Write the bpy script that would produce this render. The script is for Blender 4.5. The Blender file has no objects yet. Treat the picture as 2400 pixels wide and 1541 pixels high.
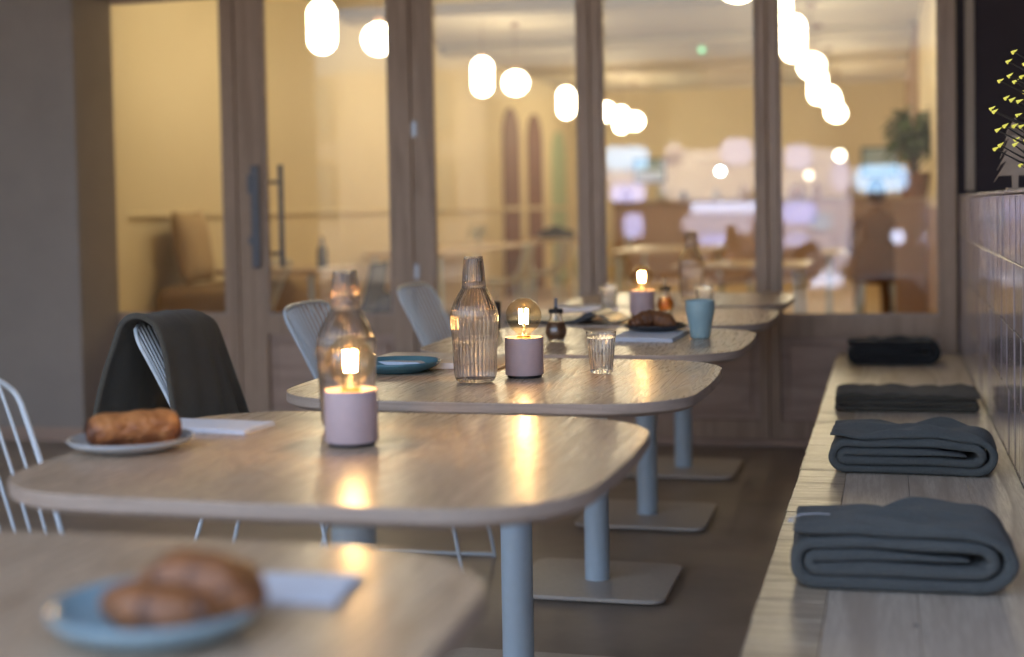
import bpy, bmesh, math, random
from mathutils import Vector, Matrix, noise
R = math.radians; PI = math.pi
random.seed(7)
sc = bpy.context.scene
COL = sc.collection

# ------------------------------------------------------------------ camera
cd = bpy.data.cameras.new("camera"); cam = bpy.data.objects.new("camera", cd); COL.objects.link(cam)
cd.sensor_width = 36; cd.lens = 50; cd.shift_y = -0.0635
cd.clip_start = 0.05; cd.clip_end = 400
cam.matrix_world = (Matrix.Translation((0, 0, 1.14)) @ Matrix.Rotation(R(14.8), 4, 'Z')
                    @ Matrix.Rotation(R(90 - 2.2), 4, 'X') @ Matrix.Rotation(R(-1.03), 4, 'Z'))
cd.dof.use_dof = True; cd.dof.focus_distance = 3.34; cd.dof.aperture_fstop = 1.65
sc.camera = cam

# ------------------------------------------------------------------ dusk sky, weak sun, exposure
SUN_EL, SUN_ROT = 42.0, 0.0
w = bpy.data.worlds.new("World"); sc.world = w; w.use_nodes = True
nt = w.node_tree; bg = nt.nodes["Background"]
sky = nt.nodes.new("ShaderNodeTexSky"); sky.sky_type = 'NISHITA'; sky.sun_disc = False
sky.sun_elevation = R(SUN_EL); sky.sun_rotation = R(SUN_ROT); sky.ozone_density = 0.0; sky.dust_density = 8.0; sky.air_density = 0.55
tn = nt.nodes.new('ShaderNodeMix'); tn.data_type = 'RGBA'; tn.blend_type = 'MULTIPLY'; tn.inputs[0].default_value = 1; tn.inputs[7].default_value = (1, 1, .90, 1)
nt.links.new(sky.outputs[0], tn.inputs[6]); nt.links.new(tn.outputs[2], bg.inputs[0]); bg.inputs[1].default_value = 0.15
sl = bpy.data.lights.new("sun", 'SUN'); sl.energy = 0.5; sl.angle = R(10); sl.color = (1, .8, .6)
sun = bpy.data.objects.new("sun", sl); COL.objects.link(sun)
sun.rotation_euler = Vector((0, math.cos(R(SUN_EL)), math.sin(R(SUN_EL)))).to_track_quat('Z', 'Y').to_euler()
sc.view_settings.view_transform = 'Standard'; sc.view_settings.look = 'None'
sc.view_settings.exposure = 3.62; sc.view_settings.gamma = 1
cy = sc.cycles
cy.use_denoising = True; cy.max_bounces = 14; cy.diffuse_bounces = 5; cy.glossy_bounces = 6
cy.transmission_bounces = 14; cy.transparent_max_bounces = 24
cy.sample_clamp_indirect = 6; cy.caustics_reflective = False; cy.caustics_refractive = True; cy.blur_glossy = 1.0

# ------------------------------------------------------------------ material helpers
def mat(name, color=(.5, .5, .5), rough=.5, metal=0, **kw):
    m = bpy.data.materials.new(name); m.use_nodes = True
    b = m.node_tree.nodes["Principled BSDF"]
    b.inputs["Base Color"].default_value = (*color, 1); b.inputs["Roughness"].default_value = rough
    b.inputs["Metallic"].default_value = metal
    for k, v in kw.items():
        b.inputs[k.replace('_', ' ')].default_value = v
    return m
def N(m, t, **kw):
    n = m.node_tree.nodes.new(t)
    for k, v in kw.items():
        if k in n.inputs: n.inputs[k].default_value = v
        else: setattr(n, k, v)
    return n
def L(m, a, b): m.node_tree.links.new(a, b)
def P(m): return m.node_tree.nodes["Principled BSDF"]
def coords(m, scale=(1, 1, 1), per_object=0.0):
    tc = N(m, "ShaderNodeTexCoord"); mp = N(m, "ShaderNodeMapping"); mp.inputs["Scale"].default_value = scale
    src = tc.outputs["Object"]
    if per_object:
        oi = N(m, "ShaderNodeObjectInfo"); mul = N(m, "ShaderNodeVectorMath", operation='MULTIPLY_ADD')
        cmb = N(m, "ShaderNodeCombineXYZ")
        for i in range(3): L(m, oi.outputs["Random"], cmb.inputs[i])
        mul.inputs[1].default_value = (per_object,) * 3
        L(m, cmb.outputs[0], mul.inputs[0]); L(m, src, mul.inputs[2]); src = mul.outputs[0]
    L(m, src, mp.inputs[0]); return mp.outputs[0]
def ramp(m, fac, stops):
    r = N(m, "ShaderNodeValToRGB"); e = r.color_ramp.elements
    while len(e) < len(stops): e.new(.5)
    for el, (p, c) in zip(e, stops): el.position = p; el.color = (*c, 1) if len(c) == 3 else c
    L(m, fac, r.inputs[0]); return r.outputs[0]
def noisemap(m, vec, scale, detail=4, rough=.5, dist=0):
    n = N(m, "ShaderNodeTexNoise"); n.inputs["Scale"].default_value = scale; n.inputs["Detail"].default_value = detail
    n.inputs["Roughness"].default_value = rough; n.inputs["Distortion"].default_value = dist
    L(m, vec, n.inputs["Vector"]); return n.outputs["Fac"]
def bump(m, h, strength=.2, dist=.002):
    b = N(m, "ShaderNodeBump"); b.inputs["Strength"].default_value = strength; b.inputs["Distance"].default_value = dist
    L(m, h, b.inputs["Height"]); L(m, b.outputs[0], P(m).inputs["Normal"])
def mix(m, fac, a, b, mode='MIX'):
    n = N(m, "ShaderNodeMix", data_type='RGBA', blend_type=mode)
    if isinstance(fac, (int, float)): n.inputs[0].default_value = fac
    else: L(m, fac, n.inputs[0])
    for s, v in ((n.inputs[6], a), (n.inputs[7], b)):
        if isinstance(v, tuple): s.default_value = (*v, 1)
        else: L(m, v, s)
    return n.outputs[2]
def noisy(name, c1, c2, scale=6, rough=.5, bumpk=0, stretch=(1, 1, 1), detail=5, **kw):
    m = mat(name, c1, rough, **kw); v = coords(m, stretch)
    f = noisemap(m, v, scale, detail, .6); L(m, ramp(m, f, [(.3, c1), (.7, c2)]), P(m).inputs["Base Color"])
    if bumpk: bump(m, f, bumpk, .003)
    return m
def wood(name, light, dark, grain=(1, .06, 1), rings=9, rough=.4, pores=.5, per=7.0, bumpk=.25, knots=False, stretch=1.0):
    m = mat(name, light, rough); v = coords(m, grain, per)
    n1 = noisemap(m, v, 2.2 * stretch, 3, .5, .3)
    mul = N(m, "ShaderNodeMath", operation='MULTIPLY'); L(m, n1, mul.inputs[0]); mul.inputs[1].default_value = rings
    sn = N(m, "ShaderNodeMath", operation='FRACT'); L(m, mul.outputs[0], sn.inputs[0])
    fine = noisemap(m, v, 90, 3, .7)
    pr = ramp(m, fine, [(.42, (0, 0, 0)), (.6, (1, 1, 1))])
    rg = ramp(m, sn.outputs[0], [(0, (1, 1, 1)), (.55, (.75, .75, .75)), (.85, (.15, .15, .15)), (1, (1, 1, 1))])
    f = mix(m, pores, rg, pr, 'MULTIPLY')
    c = mix(m, f, dark, light)
    if knots:
        v2 = coords(m, (3.2, 1.6, 1), per); vo = N(m, "ShaderNodeTexVoronoi"); vo.inputs["Scale"].default_value = 2.3; L(m, v2, vo.inputs["Vector"])
        k = ramp(m, vo.outputs["Distance"], [(.0, (0, 0, 0)), (.035, (.1, .1, .1)), (.06, (1, 1, 1))])
        c = mix(m, k, tuple(x * .45 for x in dark), c)
    L(m, c, P(m).inputs["Base Color"])
    if bumpk: bump(m, f, bumpk, .0012)
    rr = N(m, "ShaderNodeMapRange"); L(m, f, rr.inputs[0]); rr.inputs[3].default_value = rough + .14; rr.inputs[4].default_value = rough - .04
    L(m, rr.outputs[0], P(m).inputs["Roughness"])
    return m
def thin_glass(name, tint=(1, 1, 1), ior=1.5, rough=0.0):
    m = bpy.data.materials.new(name); m.use_nodes = True; t = m.node_tree; t.nodes.clear()
    o = t.nodes.new("ShaderNodeOutputMaterial"); tr = t.nodes.new("ShaderNodeBsdfTransparent"); g = t.nodes.new("ShaderNodeBsdfGlossy")
    geo = t.nodes.new("ShaderNodeNewGeometry"); mx = t.nodes.new("ShaderNodeMixShader")
    tr.inputs[0].default_value = (*tint, 1); g.inputs["Roughness"].default_value = rough; f0 = ((ior - 1) / (ior + 1)) ** 2
    def mt(op, a, b=None, clamp=False):
        n = t.nodes.new("ShaderNodeMath"); n.operation = op
        for i, v in enumerate((a, b)):
            if v is None: continue
            if isinstance(v, (int, float)): n.inputs[i].default_value = v
            else: t.links.new(v, n.inputs[i])
        return n.outputs[0]
    d = t.nodes.new("ShaderNodeVectorMath"); d.operation = 'DOT_PRODUCT'; t.links.new(geo.outputs["Normal"], d.inputs[0]); t.links.new(geo.outputs["Incoming"], d.inputs[1])
    k = mt('POWER', mt('SUBTRACT', 1.0, mt('ABSOLUTE', d.outputs["Value"])), 5.0)      # Schlick, the same from both sides of the thin sheet
    t.links.new(mt('ADD', mt('MULTIPLY', k, 1 - f0), f0), mx.inputs[0]); t.links.new(tr.outputs[0], mx.inputs[1]); t.links.new(g.outputs[0], mx.inputs[2])
    t.links.new(mx.outputs[0], o.inputs[0]); return m
def emit(name, color, strength, base=(.8, .8, .8)):
    return mat(name, base, .3, Emission_Color=(*color, 1), Emission_Strength=strength)
def solid_glass(name, tint, ior=1.45):
    return mat(name, tint, 0.0, Transmission_Weight=1.0, IOR=ior)

M = {}
def oak_top():
    m = mat('oak_table_top', (.5, .37, .25), .3, Specular_IOR_Level=.5); v = coords(m, (1, 1, 1), 9.0)
    def mp(scale):
        n = N(m, "ShaderNodeMapping"); n.inputs["Scale"].default_value = scale; L(m, v, n.inputs[0]); return n.outputs[0]
    # plank index along X, each plank shifted along the grain
    sx = N(m, "ShaderNodeSeparateXYZ"); L(m, v, sx.inputs[0])
    def mth(op, a, b=None):
        n = N(m, "ShaderNodeMath", operation=op)
        for i, q in enumerate((a, b)):
            if q is None: continue
            if isinstance(q, (int, float)): n.inputs[i].default_value = q
            else: L(m, q, n.inputs[i])
        return n.outputs[0]
    pl = mth('FLOOR', mth('DIVIDE', sx.outputs[0], .125)); wn = N(m, "ShaderNodeTexWhiteNoise", noise_dimensions='1D'); L(m, pl, wn.inputs["W"])
    fx = mth('SUBTRACT', mth('DIVIDE', sx.outputs[0], .125), mth('ADD', pl, .5))
    cmb = N(m, "ShaderNodeCombineXYZ"); L(m, mth('MULTIPLY', fx, .9), cmb.inputs[0]); L(m, mth('ADD', mth('MULTIPLY', sx.outputs[1], .42), mth('MULTIPLY', wn.outputs["Value"], 31)), cmb.inputs[1]); L(m, wn.outputs["Value"], cmb.inputs[2])
    cath = noisemap(m, cmb.outputs[0], 1.7, 2, .45, .15)
    rg = mth('FRACT', mth('MULTIPLY', cath, 17))
    rings = ramp(m, rg, [(0, (.25, .25, .25)), (.18, (.8, .8, .8)), (.6, (1, 1, 1)), (.86, (.75, .75, .75)), (1, (.05, .05, .05))])
    pores = ramp(m, noisemap(m, mp((260, 9, 1)), 1, 3, .7), [(.36, (.1, .1, .1)), (.5, (1, 1, 1))])
    f = mix(m, .55, rings, pores, 'MULTIPLY')
    tone = mix(m, wn.outputs["Value"], (.54, .41, .29), (.60, .465, .335))
    L(m, mix(m, f, (.31, .215, .14), tone), P(m).inputs["Base Color"]); bump(m, f, .05, .0004)
    L(m, ramp(m, f, [(0, (.36, .36, .36)), (1, (.26, .26, .26))]), P(m).inputs["Roughness"]); return m
M['oak'] = oak_top()
M['oak_edge'] = wood('oak_table_edge', (.46, .36, .29), (.33, .25, .195), grain=(.25, .25, 8), rough=.45)
M['frame_wood'] = wood('partition_oak', (.48, .34, .235), (.34, .235, .16), grain=(2.5, 2.5, .12), rings=7, rough=.42, bumpk=.1)
M['panel_wood'] = wood('partition_panel', (.52, .37, .28), (.38, .265, .20), grain=(.2, 1, 2.5), rings=7, rough=.45, bumpk=.1)
M['bench'] = wood('bench_pine', (.76, .69, .59), (.50, .43, .35), grain=(1.6, .10, 1), rings=9, rough=.33, knots=True)
M['bench_strip'] = wood('bench_block_strip', (.66, .57, .44), (.40, .32, .23), grain=(.35, 3.2, 1), rings=9, rough=.30)
M['leg_paint'] = noisy('pale_blue_grey_paint', (.56, .69, .80), (.52, .65, .75), 30, .38, .03)
M['base_paint'] = noisy('grey_powder_coat', (.62, .56, .49), (.54, .49, .43), 60, .42, .08)
M['white_paint'] = noisy('white_ceiling_paint', (.80, .75, .67), (.74, .69, .61), 2, .8)
M['wire'] = mat('white_coated_wire', (.60, .66, .70), .3)
M['plaster'] = noisy('grey_plaster', (.39, .335, .285), (.34, .292, .25), 3, .85, .15)
M['floor'] = noisy('brown_grey_concrete', (.29, .235, .185), (.43, .355, .285), 2.6, .45, .08, detail=9)
M['lilac'] = noisy('mauve_ceramic', (.54, .41, .41), (.50, .38, .385), 80, .62, .04)
M['lamp_top'] = mat('pale_lamp_top', (.72, .58, .42), .5)
M['black'] = mat('matt_black', (.012, .012, .014), .5)
M['black_gloss'] = noisy('black_stoneware', (.022, .021, .023), (.04, .036, .034), 60, .3, .05)
M['blue_glaze'] = noisy('petrol_blue_glaze', (.05, .14, .18), (.08, .19, .23), 8, .16, .04)
M['mug_blue'] = noisy('matt_teal_glaze', (.28, .42, .46), (.32, .47, .50), 24, .42, .06)
M['grey_glaze'] = noisy('pale_grey_glaze', (.50, .50, .50), (.42, .44, .45), 12, .2, .03)
M['paleblue_glaze'] = noisy('pale_blue_glaze', (.24, .36, .43), (.32, .44, .50), 12, .22, .03)
M['paper'] = noisy('napkin_paper', (.72, .76, .84), (.66, .70, .78), 90, .9, .2)
M['mag'] = noisy('cream_magazine_page', (.62, .56, .50), (.50, .42, .36), 7, .45)
M['mag_blue'] = noisy('dark_blue_magazine_cover', (.05, .075, .12), (.09, .12, .18), 9, .4)
M['amber'] = solid_glass('amber_glass', (.95, .875, .80), 1.46)
M['clear'] = solid_glass('clear_glass', (.985, .985, .98), 1.45)
M['water'] = solid_glass('water', (.99, .985, .97), 1.33)
M['bulb_glass'] = thin_glass('amber_bulb_glass', (.97, .895, .73), 2.05)
M['filament'] = emit('glowing_filament', (1.0, .62, .27), 44)
M['brass'] = mat('brass', (.65, .42, .16), .25, 1)
M['syrup'] = mat('brown_syrup', (.20, .095, .045), .15, Coat_Weight=.6)
M['syrup_or'] = mat('amber_syrup', (.70, .26, .05), .15, Transmission_Weight=.6, IOR=1.4)
M['steel'] = mat('brushed_steel', (.42, .44, .47), .35, 1)
M['handle'] = noisy('blue_grey_handle', (.17, .18, .205), (.14, .15, .175), 30, .4)
M['pane'] = thin_glass('window_glass', (.985, .985, .98), 1.5)
M['cream'] = noisy('cream_wall', (.76, .66, .47), (.72, .62, .43), 1.4, .7, .04)
M['ceiling'] = noisy('cream_ceiling', (.60, .54, .43), (.53, .47, .37), 1.1, .75, .03)
M['in_floor'] = wood('pale_oak_floor', (.62, .46, .27), (.46, .33, .18), rough=.35)
M['wainscot'] = noisy('rosy_brown_panel', (.36, .225, .15), (.31, .19, .125), 2, .5)
M['globe'] = emit('glowing_opal_glass', (1.0, .84, .53), 3.0)
M['globe2'] = emit('glowing_opal_glass_dim', (1.0, .84, .53), 2.1)
M['mauve'] = mat('mauve_arch', (.22, .115, .105), .6)
M['green'] = mat('sage_green_panel', (.42, .52, .36), .6)
M['dark'] = noisy('near_black_wall', (.060, .044, .048), (.048, .037, .042), 2, .9)
M['pale_post'] = wood('pale_post_wood', (.46, .36, .26), (.34, .25, .17), grain=(3, 3, .1))
M['led'] = emit('warm_led', (.85, .78, .10), .055, (.6, .55, .15))
M['twig'] = mat('dark_twig', (.03, .022, .018), .7)
M['cutwood'] = noisy('raw_plywood', (.42, .32, .24), (.35, .26, .19), 30, .7)
M['person_brown'] = noisy('brown_jacket_fabric', (.21, .105, .05), (.16, .08, .04), 20, .85, .2)
M['hair'] = mat('dark_brown_hair', (.07, .035, .015), .6)
M['skin'] = mat('skin', (.45, .26, .17), .5, Subsurface_Weight=.1)
M['denim'] = noisy('dark_fabric', (.06, .065, .09), (.04, .045, .06), 30, .9)
M['beige_fabric'] = noisy('beige_linen', (.46, .34, .21), (.40, .29, .18), 50, .9, .3)
M['brown_fabric'] = noisy('brown_linen', (.33, .23, .135), (.27, .185, .11), 50, .9, .3)
M['asphalt'] = noisy('asphalt', (.05, .05, .055), (.07, .07, .075), 8, .8, .2)
M['paving'] = noisy('grey_paving', (.22, .22, .23), (.17, .17, .18), 3, .8, .2)
M['brick_b'] = noisy('pale_render', (.13, .125, .13), (.10, .10, .105), 1.5, .8)
M['tyre'] = mat('tyre_rubber', (.02, .02, .02), .8)
M['car_glass'] = mat('car_glass', (.05, .07, .09), .05)
M['leaf'] = noisy('dark_green_leaf', (.05, .10, .02), (.09, .16, .035), 14, .45)
M['soil_pot'] = noisy('terracotta_pot', (.30, .15, .09), (.25, .12, .07), 12, .7)

def wool(name, c1, c2):
    m = mat(name, c1, .95, Sheen_Weight=.16, Sheen_Roughness=.6, Specular_IOR_Level=.2)
    v = coords(m); a = noisemap(m, v, 230, 6, .85); b = noisemap(m, v, 14, 3, .6)
    c = mix(m, b, c1, c2); c = mix(m, ramp(m, a, [(.3, (.55, .55, .55)), (.7, (1.0, 1.0, 1.0))]), (0, 0, 0), c, 'MIX')
    L(m, c, P(m).inputs["Base Color"]); bump(m, mix(m, .35, a, noisemap(m, coords(m, (1, 1, 1)), 95, 4, .7)), .9, .004); return m
M['wool'] = wool('petrol_wool', (.122, .140, .140), (.160, .172, .166))
M['wool_dark'] = wool('charcoal_wool', (.022, .023, .025), (.032, .031, .032))
M['wool_olive'] = wool('dark_olive_wool', (.088, .082, .068), (.130, .112, .080))
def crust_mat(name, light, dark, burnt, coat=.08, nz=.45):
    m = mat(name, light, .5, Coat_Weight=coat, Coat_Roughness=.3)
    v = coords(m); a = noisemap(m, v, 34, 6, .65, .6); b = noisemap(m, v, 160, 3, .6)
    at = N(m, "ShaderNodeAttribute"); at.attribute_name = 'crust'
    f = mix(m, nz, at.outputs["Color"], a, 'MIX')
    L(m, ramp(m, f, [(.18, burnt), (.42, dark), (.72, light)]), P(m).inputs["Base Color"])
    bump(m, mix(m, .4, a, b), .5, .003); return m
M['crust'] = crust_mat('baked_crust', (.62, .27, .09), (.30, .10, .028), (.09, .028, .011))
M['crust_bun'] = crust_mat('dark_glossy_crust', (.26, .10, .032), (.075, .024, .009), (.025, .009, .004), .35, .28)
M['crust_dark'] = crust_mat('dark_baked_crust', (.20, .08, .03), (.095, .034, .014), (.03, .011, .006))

def tile_mat():
    m = mat('glazed_mauve_tile', (.22, .17, .17), .16, Coat_Weight=.4)
    oi = N(m, "ShaderNodeTexCoord"); sp = N(m, "ShaderNodeSeparateXYZ"); L(m, oi.outputs["Object"], sp.inputs[0])
    def fl(o, s):
        a = N(m, "ShaderNodeMath", operation='DIVIDE'); L(m, o, a.inputs[0]); a.inputs[1].default_value = s
        b = N(m, "ShaderNodeMath", operation='FLOOR'); L(m, a.outputs[0], b.inputs[0]); return b.outputs[0]
    c = N(m, "ShaderNodeCombineXYZ"); L(m, fl(sp.outputs[1], .062), c.inputs[1]); L(m, fl(sp.outputs[2], .1755), c.inputs[2])
    wn = N(m, "ShaderNodeTexWhiteNoise"); L(m, c.outputs[0], wn.inputs["Vector"])
    L(m, ramp(m, wn.outputs["Value"], [(0, (.27, .235, .255)), (1, (.37, .33, .35))]), P(m).inputs["Base Color"])
    n = noisemap(m, coords(m, (1, 16, 1.6)), 2.2, 2); bump(m, n, .55, .010)
    return m
M['tile'] = tile_mat(); M['grout'] = noisy('pale_grout', (.36, .31, .29), (.30, .26, .25), 30, .9)

# ------------------------------------------------------------------ object helpers
def obj(name, bm, m, parent=None, smooth=False, angle=None, loc=None):
    me = bpy.data.meshes.new(name); bm.to_mesh(me); bm.free()
    ms = m if isinstance(m, (list, tuple)) else [m]
    for x in ms: me.materials.append(x)
    if smooth:
        for p in me.polygons: p.use_smooth = True
        if angle:
            try: me.set_sharp_from_angle(angle=R(angle))
            except Exception: pass
    o = bpy.data.objects.new(name, me); COL.objects.link(o)
    if parent: o.parent = parent
    if loc: o.location = loc
    return o
def tag(o, label=None, cat=None, group=None, kind=None):
    if label: o['label'] = label
    if cat: o['category'] = cat
    if group: o['group'] = group
    if kind: o['kind'] = kind
    return o
def thing(name, label, cat, loc=(0, 0, 0), rz=0, group=None):
    o = bpy.data.objects.new(name, None); COL.objects.link(o); o.empty_display_size = .1
    o.location = loc; o.rotation_euler = (0, 0, rz); return tag(o, label, cat, group)
def kids(o): return [c for c in bpy.data.objects if c.parent == o]
def dup(o, loc, rz=0, label=None, swap=None):
    def cp(src, par):
        c = src.copy(); COL.objects.link(c)
        if par is not None: c.parent = par
        for k in kids_of[src.name]: cp(k, c)
        return c
    allo = list(bpy.data.objects); kids_of = {x.name: [k for k in allo if k.parent == x] for x in allo}
    c = cp(o, None); c.location = loc; c.rotation_euler = (0, 0, rz)
    if label: c['label'] = label
    return c
def box(bm, x0, x1, y0, y1, z0, z1, bev=0, seg=1):
    r = bmesh.ops.create_cube(bm, size=1)
    for v in r['verts']:
        v.co = Vector(((x0 + x1) / 2 + v.co.x * (x1 - x0), (y0 + y1) / 2 + v.co.y * (y1 - y0), (z0 + z1) / 2 + v.co.z * (z1 - z0)))
    if bev:
        es = {e for v in r['verts'] for e in v.link_edges}
        bmesh.ops.bevel(bm, geom=list(es), offset=bev, segments=seg, profile=.5, affect='EDGES')
    return r['verts']
def bx(*a, **k):
    bm = bmesh.new(); box(bm, *a, **k); return bm
def lathe(prof, seg=64, flute=None, bm=None, off=(0, 0, 0)):
    """prof: (r, z[, flute amount]); flute=(count, depth, sharp)"""
    bm = bm or bmesh.new(); rings = []
    for p in prof:
        r, z = p[0], p[1]; fa = p[2] if len(p) > 2 else 0
        if r <= 1e-6: rings.append([bm.verts.new((off[0], off[1], z + off[2]))]); continue
        ring = []
        for i in range(seg):
            a = 2 * PI * i / seg; rr = r
            if flute and fa: rr = r - fa * flute[1] * (1 - abs(math.sin(a * flute[0] / 2)))
            ring.append(bm.verts.new((off[0] + rr * math.cos(a), off[1] + rr * math.sin(a), z + off[2])))
        rings.append(ring)
    for a, b in zip(rings, rings[1:]):
        if len(a) == 1 and len(b) == 1: continue
        for i in range(seg):
            j = (i + 1) % seg
            if len(a) == 1: bm.faces.new((a[0], b[j], b[i]))
            elif len(b) == 1: bm.faces.new((a[i], a[j], b[0]))
            else: bm.faces.new((a[i], a[j], b[j], b[i]))
    bmesh.ops.recalc_face_normals(bm, faces=bm.faces[:])
    return bm
def smooth_prof(pts, n=6):
    out = []
    P_ = [Vector((p[0], p[1])) for p in pts]
    for i in range(len(P_) - 1):
        p0 = P_[max(i - 1, 0)]; p1 = P_[i]; p2 = P_[i + 1]; p3 = P_[min(i + 2, len(P_) - 1)]
        for k in range(n):
            t = k / n
            q = .5 * ((2 * p1) + (-p0 + p2) * t + (2 * p0 - 5 * p1 + 4 * p2 - p3) * t * t + (-p0 + 3 * p1 - 3 * p2 + p3) * t ** 3)
            out.append((max(q.x, 0), q.y))
    out.append((P_[-1].x, P_[-1].y)); return out
def catmull(pts, n=8, closed=False):
    P_ = [Vector(p) for p in pts]; out = []; m = len(P_)
    for i in range(m if closed else m - 1):
        g = (lambda k: P_[k % m]) if closed else (lambda k: P_[min(max(k, 0), m - 1)])
        p0, p1, p2, p3 = g(i - 1), g(i), g(i + 1), g(i + 2)
        for k in range(n):
            t = k / n
            out.append(.5 * ((2 * p1) + (-p0 + p2) * t + (2 * p0 - 5 * p1 + 4 * p2 - p3) * t * t + (-p0 + 3 * p1 - 3 * p2 + p3) * t ** 3))
    if not closed: out.append(P_[-1].copy())
    return out
def tube(bm, pts, r, seg=8, closed=False):
    pts = [Vector(p) for p in pts]; n = len(pts); rings = []; up = None
    rad = r if callable(r) else (lambda t: r)
    for i, p in enumerate(pts):
        a = pts[(i - 1) % n] if closed else pts[max(i - 1, 0)]; b = pts[(i + 1) % n] if closed else pts[min(i + 1, n - 1)]
        t = (b - a).normalized()
        if up is None:
            up = t.orthogonal().normalized()
        up = (up - t * up.dot(t)).normalized(); s = t.cross(up); rr = rad(i / max(n - 1, 1))
        rings.append([bm.verts.new(p + (up * math.cos(2 * PI * k / seg) + s * math.sin(2 * PI * k / seg)) * rr) for k in range(seg)])
    prs = list(zip(rings, rings[1:])) + ([(rings[-1], rings[0])] if closed else [])
    for a, b in prs:
        for k in range(seg): bm.faces.new((a[k], a[(k + 1) % seg], b[(k + 1) % seg], b[k]))
    if not closed:
        bm.faces.new(rings[0][::-1]); bm.faces.new(rings[-1])
    return bm
def sphere(bm, c, rx, ry=None, rz=None, seg=24):
    r = bmesh.ops.create_uvsphere(bm, u_segments=seg, v_segments=max(8, seg // 2), radius=1)
    for v in r['verts']: v.co = Vector((c[0] + v.co.x * rx, c[1] + v.co.y * (ry or rx), c[2] + v.co.z * (rz or rx)))
    return r['verts']
def outline_super(hx, hy, n, seg=128):
    o = []
    for i in range(seg):
        a = 2 * PI * (i + .5) / seg; c, s = math.cos(a), math.sin(a)
        o.append((hx * math.copysign(abs(c) ** (2 / n), c), hy * math.copysign(abs(s) ** (2 / n), s)))
    return o
def rr_outline(hx, hy, r, seg=14, bow=0.0):
    """rounded rectangle whose sides bow gently outwards"""
    o = []
    for cx, cy, a0 in ((hx - r, hy - r, 0), (-hx + r, hy - r, 90), (-hx + r, -hy + r, 180), (hx - r, -hy + r, 270)):
        for k in range(seg + 1):
            a = R(a0 + 90 * k / seg); o.append((cx + r * math.cos(a), cy + r * math.sin(a)))
    out = []
    for i, p in enumerate(o):           # subdivide the straights
        q = o[(i + 1) % len(o)]; out.append(p); d = math.dist(p, q)
        if d > .05:
            for k in range(1, 10): out.append((p[0] + (q[0] - p[0]) * k / 10, p[1] + (q[1] - p[1]) * k / 10))
    return [(x - math.copysign(bow, x) * (y / hy) ** 2, y - math.copysign(bow, y) * (x / hx) ** 2) for x, y in out]
def slab(out, levels, bm=None, mats=None):
    """stack the outline at (z, inset) levels"""
    bm = bm or bmesh.new(); rings = []
    cx = sum(p[0] for p in out) / len(out); cy_ = sum(p[1] for p in out) / len(out)
    n = len(out)
    for z, ins in levels:
        ring = []
        for i, (x, y) in enumerate(out):
            px, py = out[i - 1]; qx, qy = out[(i + 1) % n]; tx, ty = qx - px, qy - py; l = math.hypot(tx, ty) or 1
            ring.append(bm.verts.new((x - ty / l * ins, y + tx / l * ins, z)))
        rings.append(ring)
    fs = []
    for li, (a, b) in enumerate(zip(rings, rings[1:])):
        for i in range(n):
            f = bm.faces.new((a[i], a[(i + 1) % n], b[(i + 1) % n], b[i]))
            if mats: f.material_index = mats[li]
    bm.faces.new(rings[0][::-1]); f = bm.faces.new(rings[-1])
    if mats: f.material_index = mats[-1]
    return bm
def struct(name, bm, m, **k):
    return tag(obj(name, bm, m, **k), kind='structure')

# ================================================================== SETTING
GY = 6.75          # plane of the glazed partition
struct('terrace_floor', bx(-9, 3, -1.0, GY - .02, -.25, 0), M['floor'])
struct('restaurant_floor', bx(-7, 3, GY + .0, 23, -.25, -.004), M['in_floor'])
struct('pavement', bx(-40, 40, -4.2, -1.003, -.3, -.05), M['paving'])
struct('road', bx(-60, 60, -12.0, -4.203, -.45, -.17), M['asphalt'])
struct('far_pavement', bx(-60, 60, -16.0, -12.003, -.3, -.05), M['paving'])
struct('ground', bx(-150, 150, -150, 150, -1.2, -.5), M['asphalt'])
struct('terrace_ceiling', bx(-9, 3, .3, GY + .15, 3.15, 3.4), M['white_paint'])
struct('restaurant_ceiling', bx(-7, 3, GY + .153, 23, 2.97, 3.2), M['ceiling'])
# shallow ceiling beams across the restaurant
for k, y in enumerate((9.2, 12.2, 15.2, 18.2)):
    b = tag(obj('ceiling_beam', bx(-4.78, .29, y, y + .28, 2.86, 2.968, bev=.01), M['ceiling']),
            ['cream ceiling beam nearest the glass doors', 'second cream ceiling beam from the glass doors', 'third cream ceiling beam from the glass doors',
             'cream ceiling beam nearest the far wall'][k], 'ceiling beam', 'ceiling beams of the restaurant')

t = thing('plaster_wall', 'grey plaster wall at the left end of the glazed doors', 'wall', (-6.4, 6.6, 0))
obj('wall_face', bx(-2.6, 2.455, -.22, .16, 0.0, 3.149, bev=.008), M['plaster'], t)
obj('skirting', bx(-2.6, 2.452, -.232, -.2225, .0, .07), M['panel_wood'], t)
t = thing('side_wall', 'plain grey plaster wall closing the left side of the terrace', 'wall', (-5.6, 2.8, 0))
obj('wall_face', bx(-.15, .15, -2.4, 3.57, 0.001, 3.148), M['plaster'], t)

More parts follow.
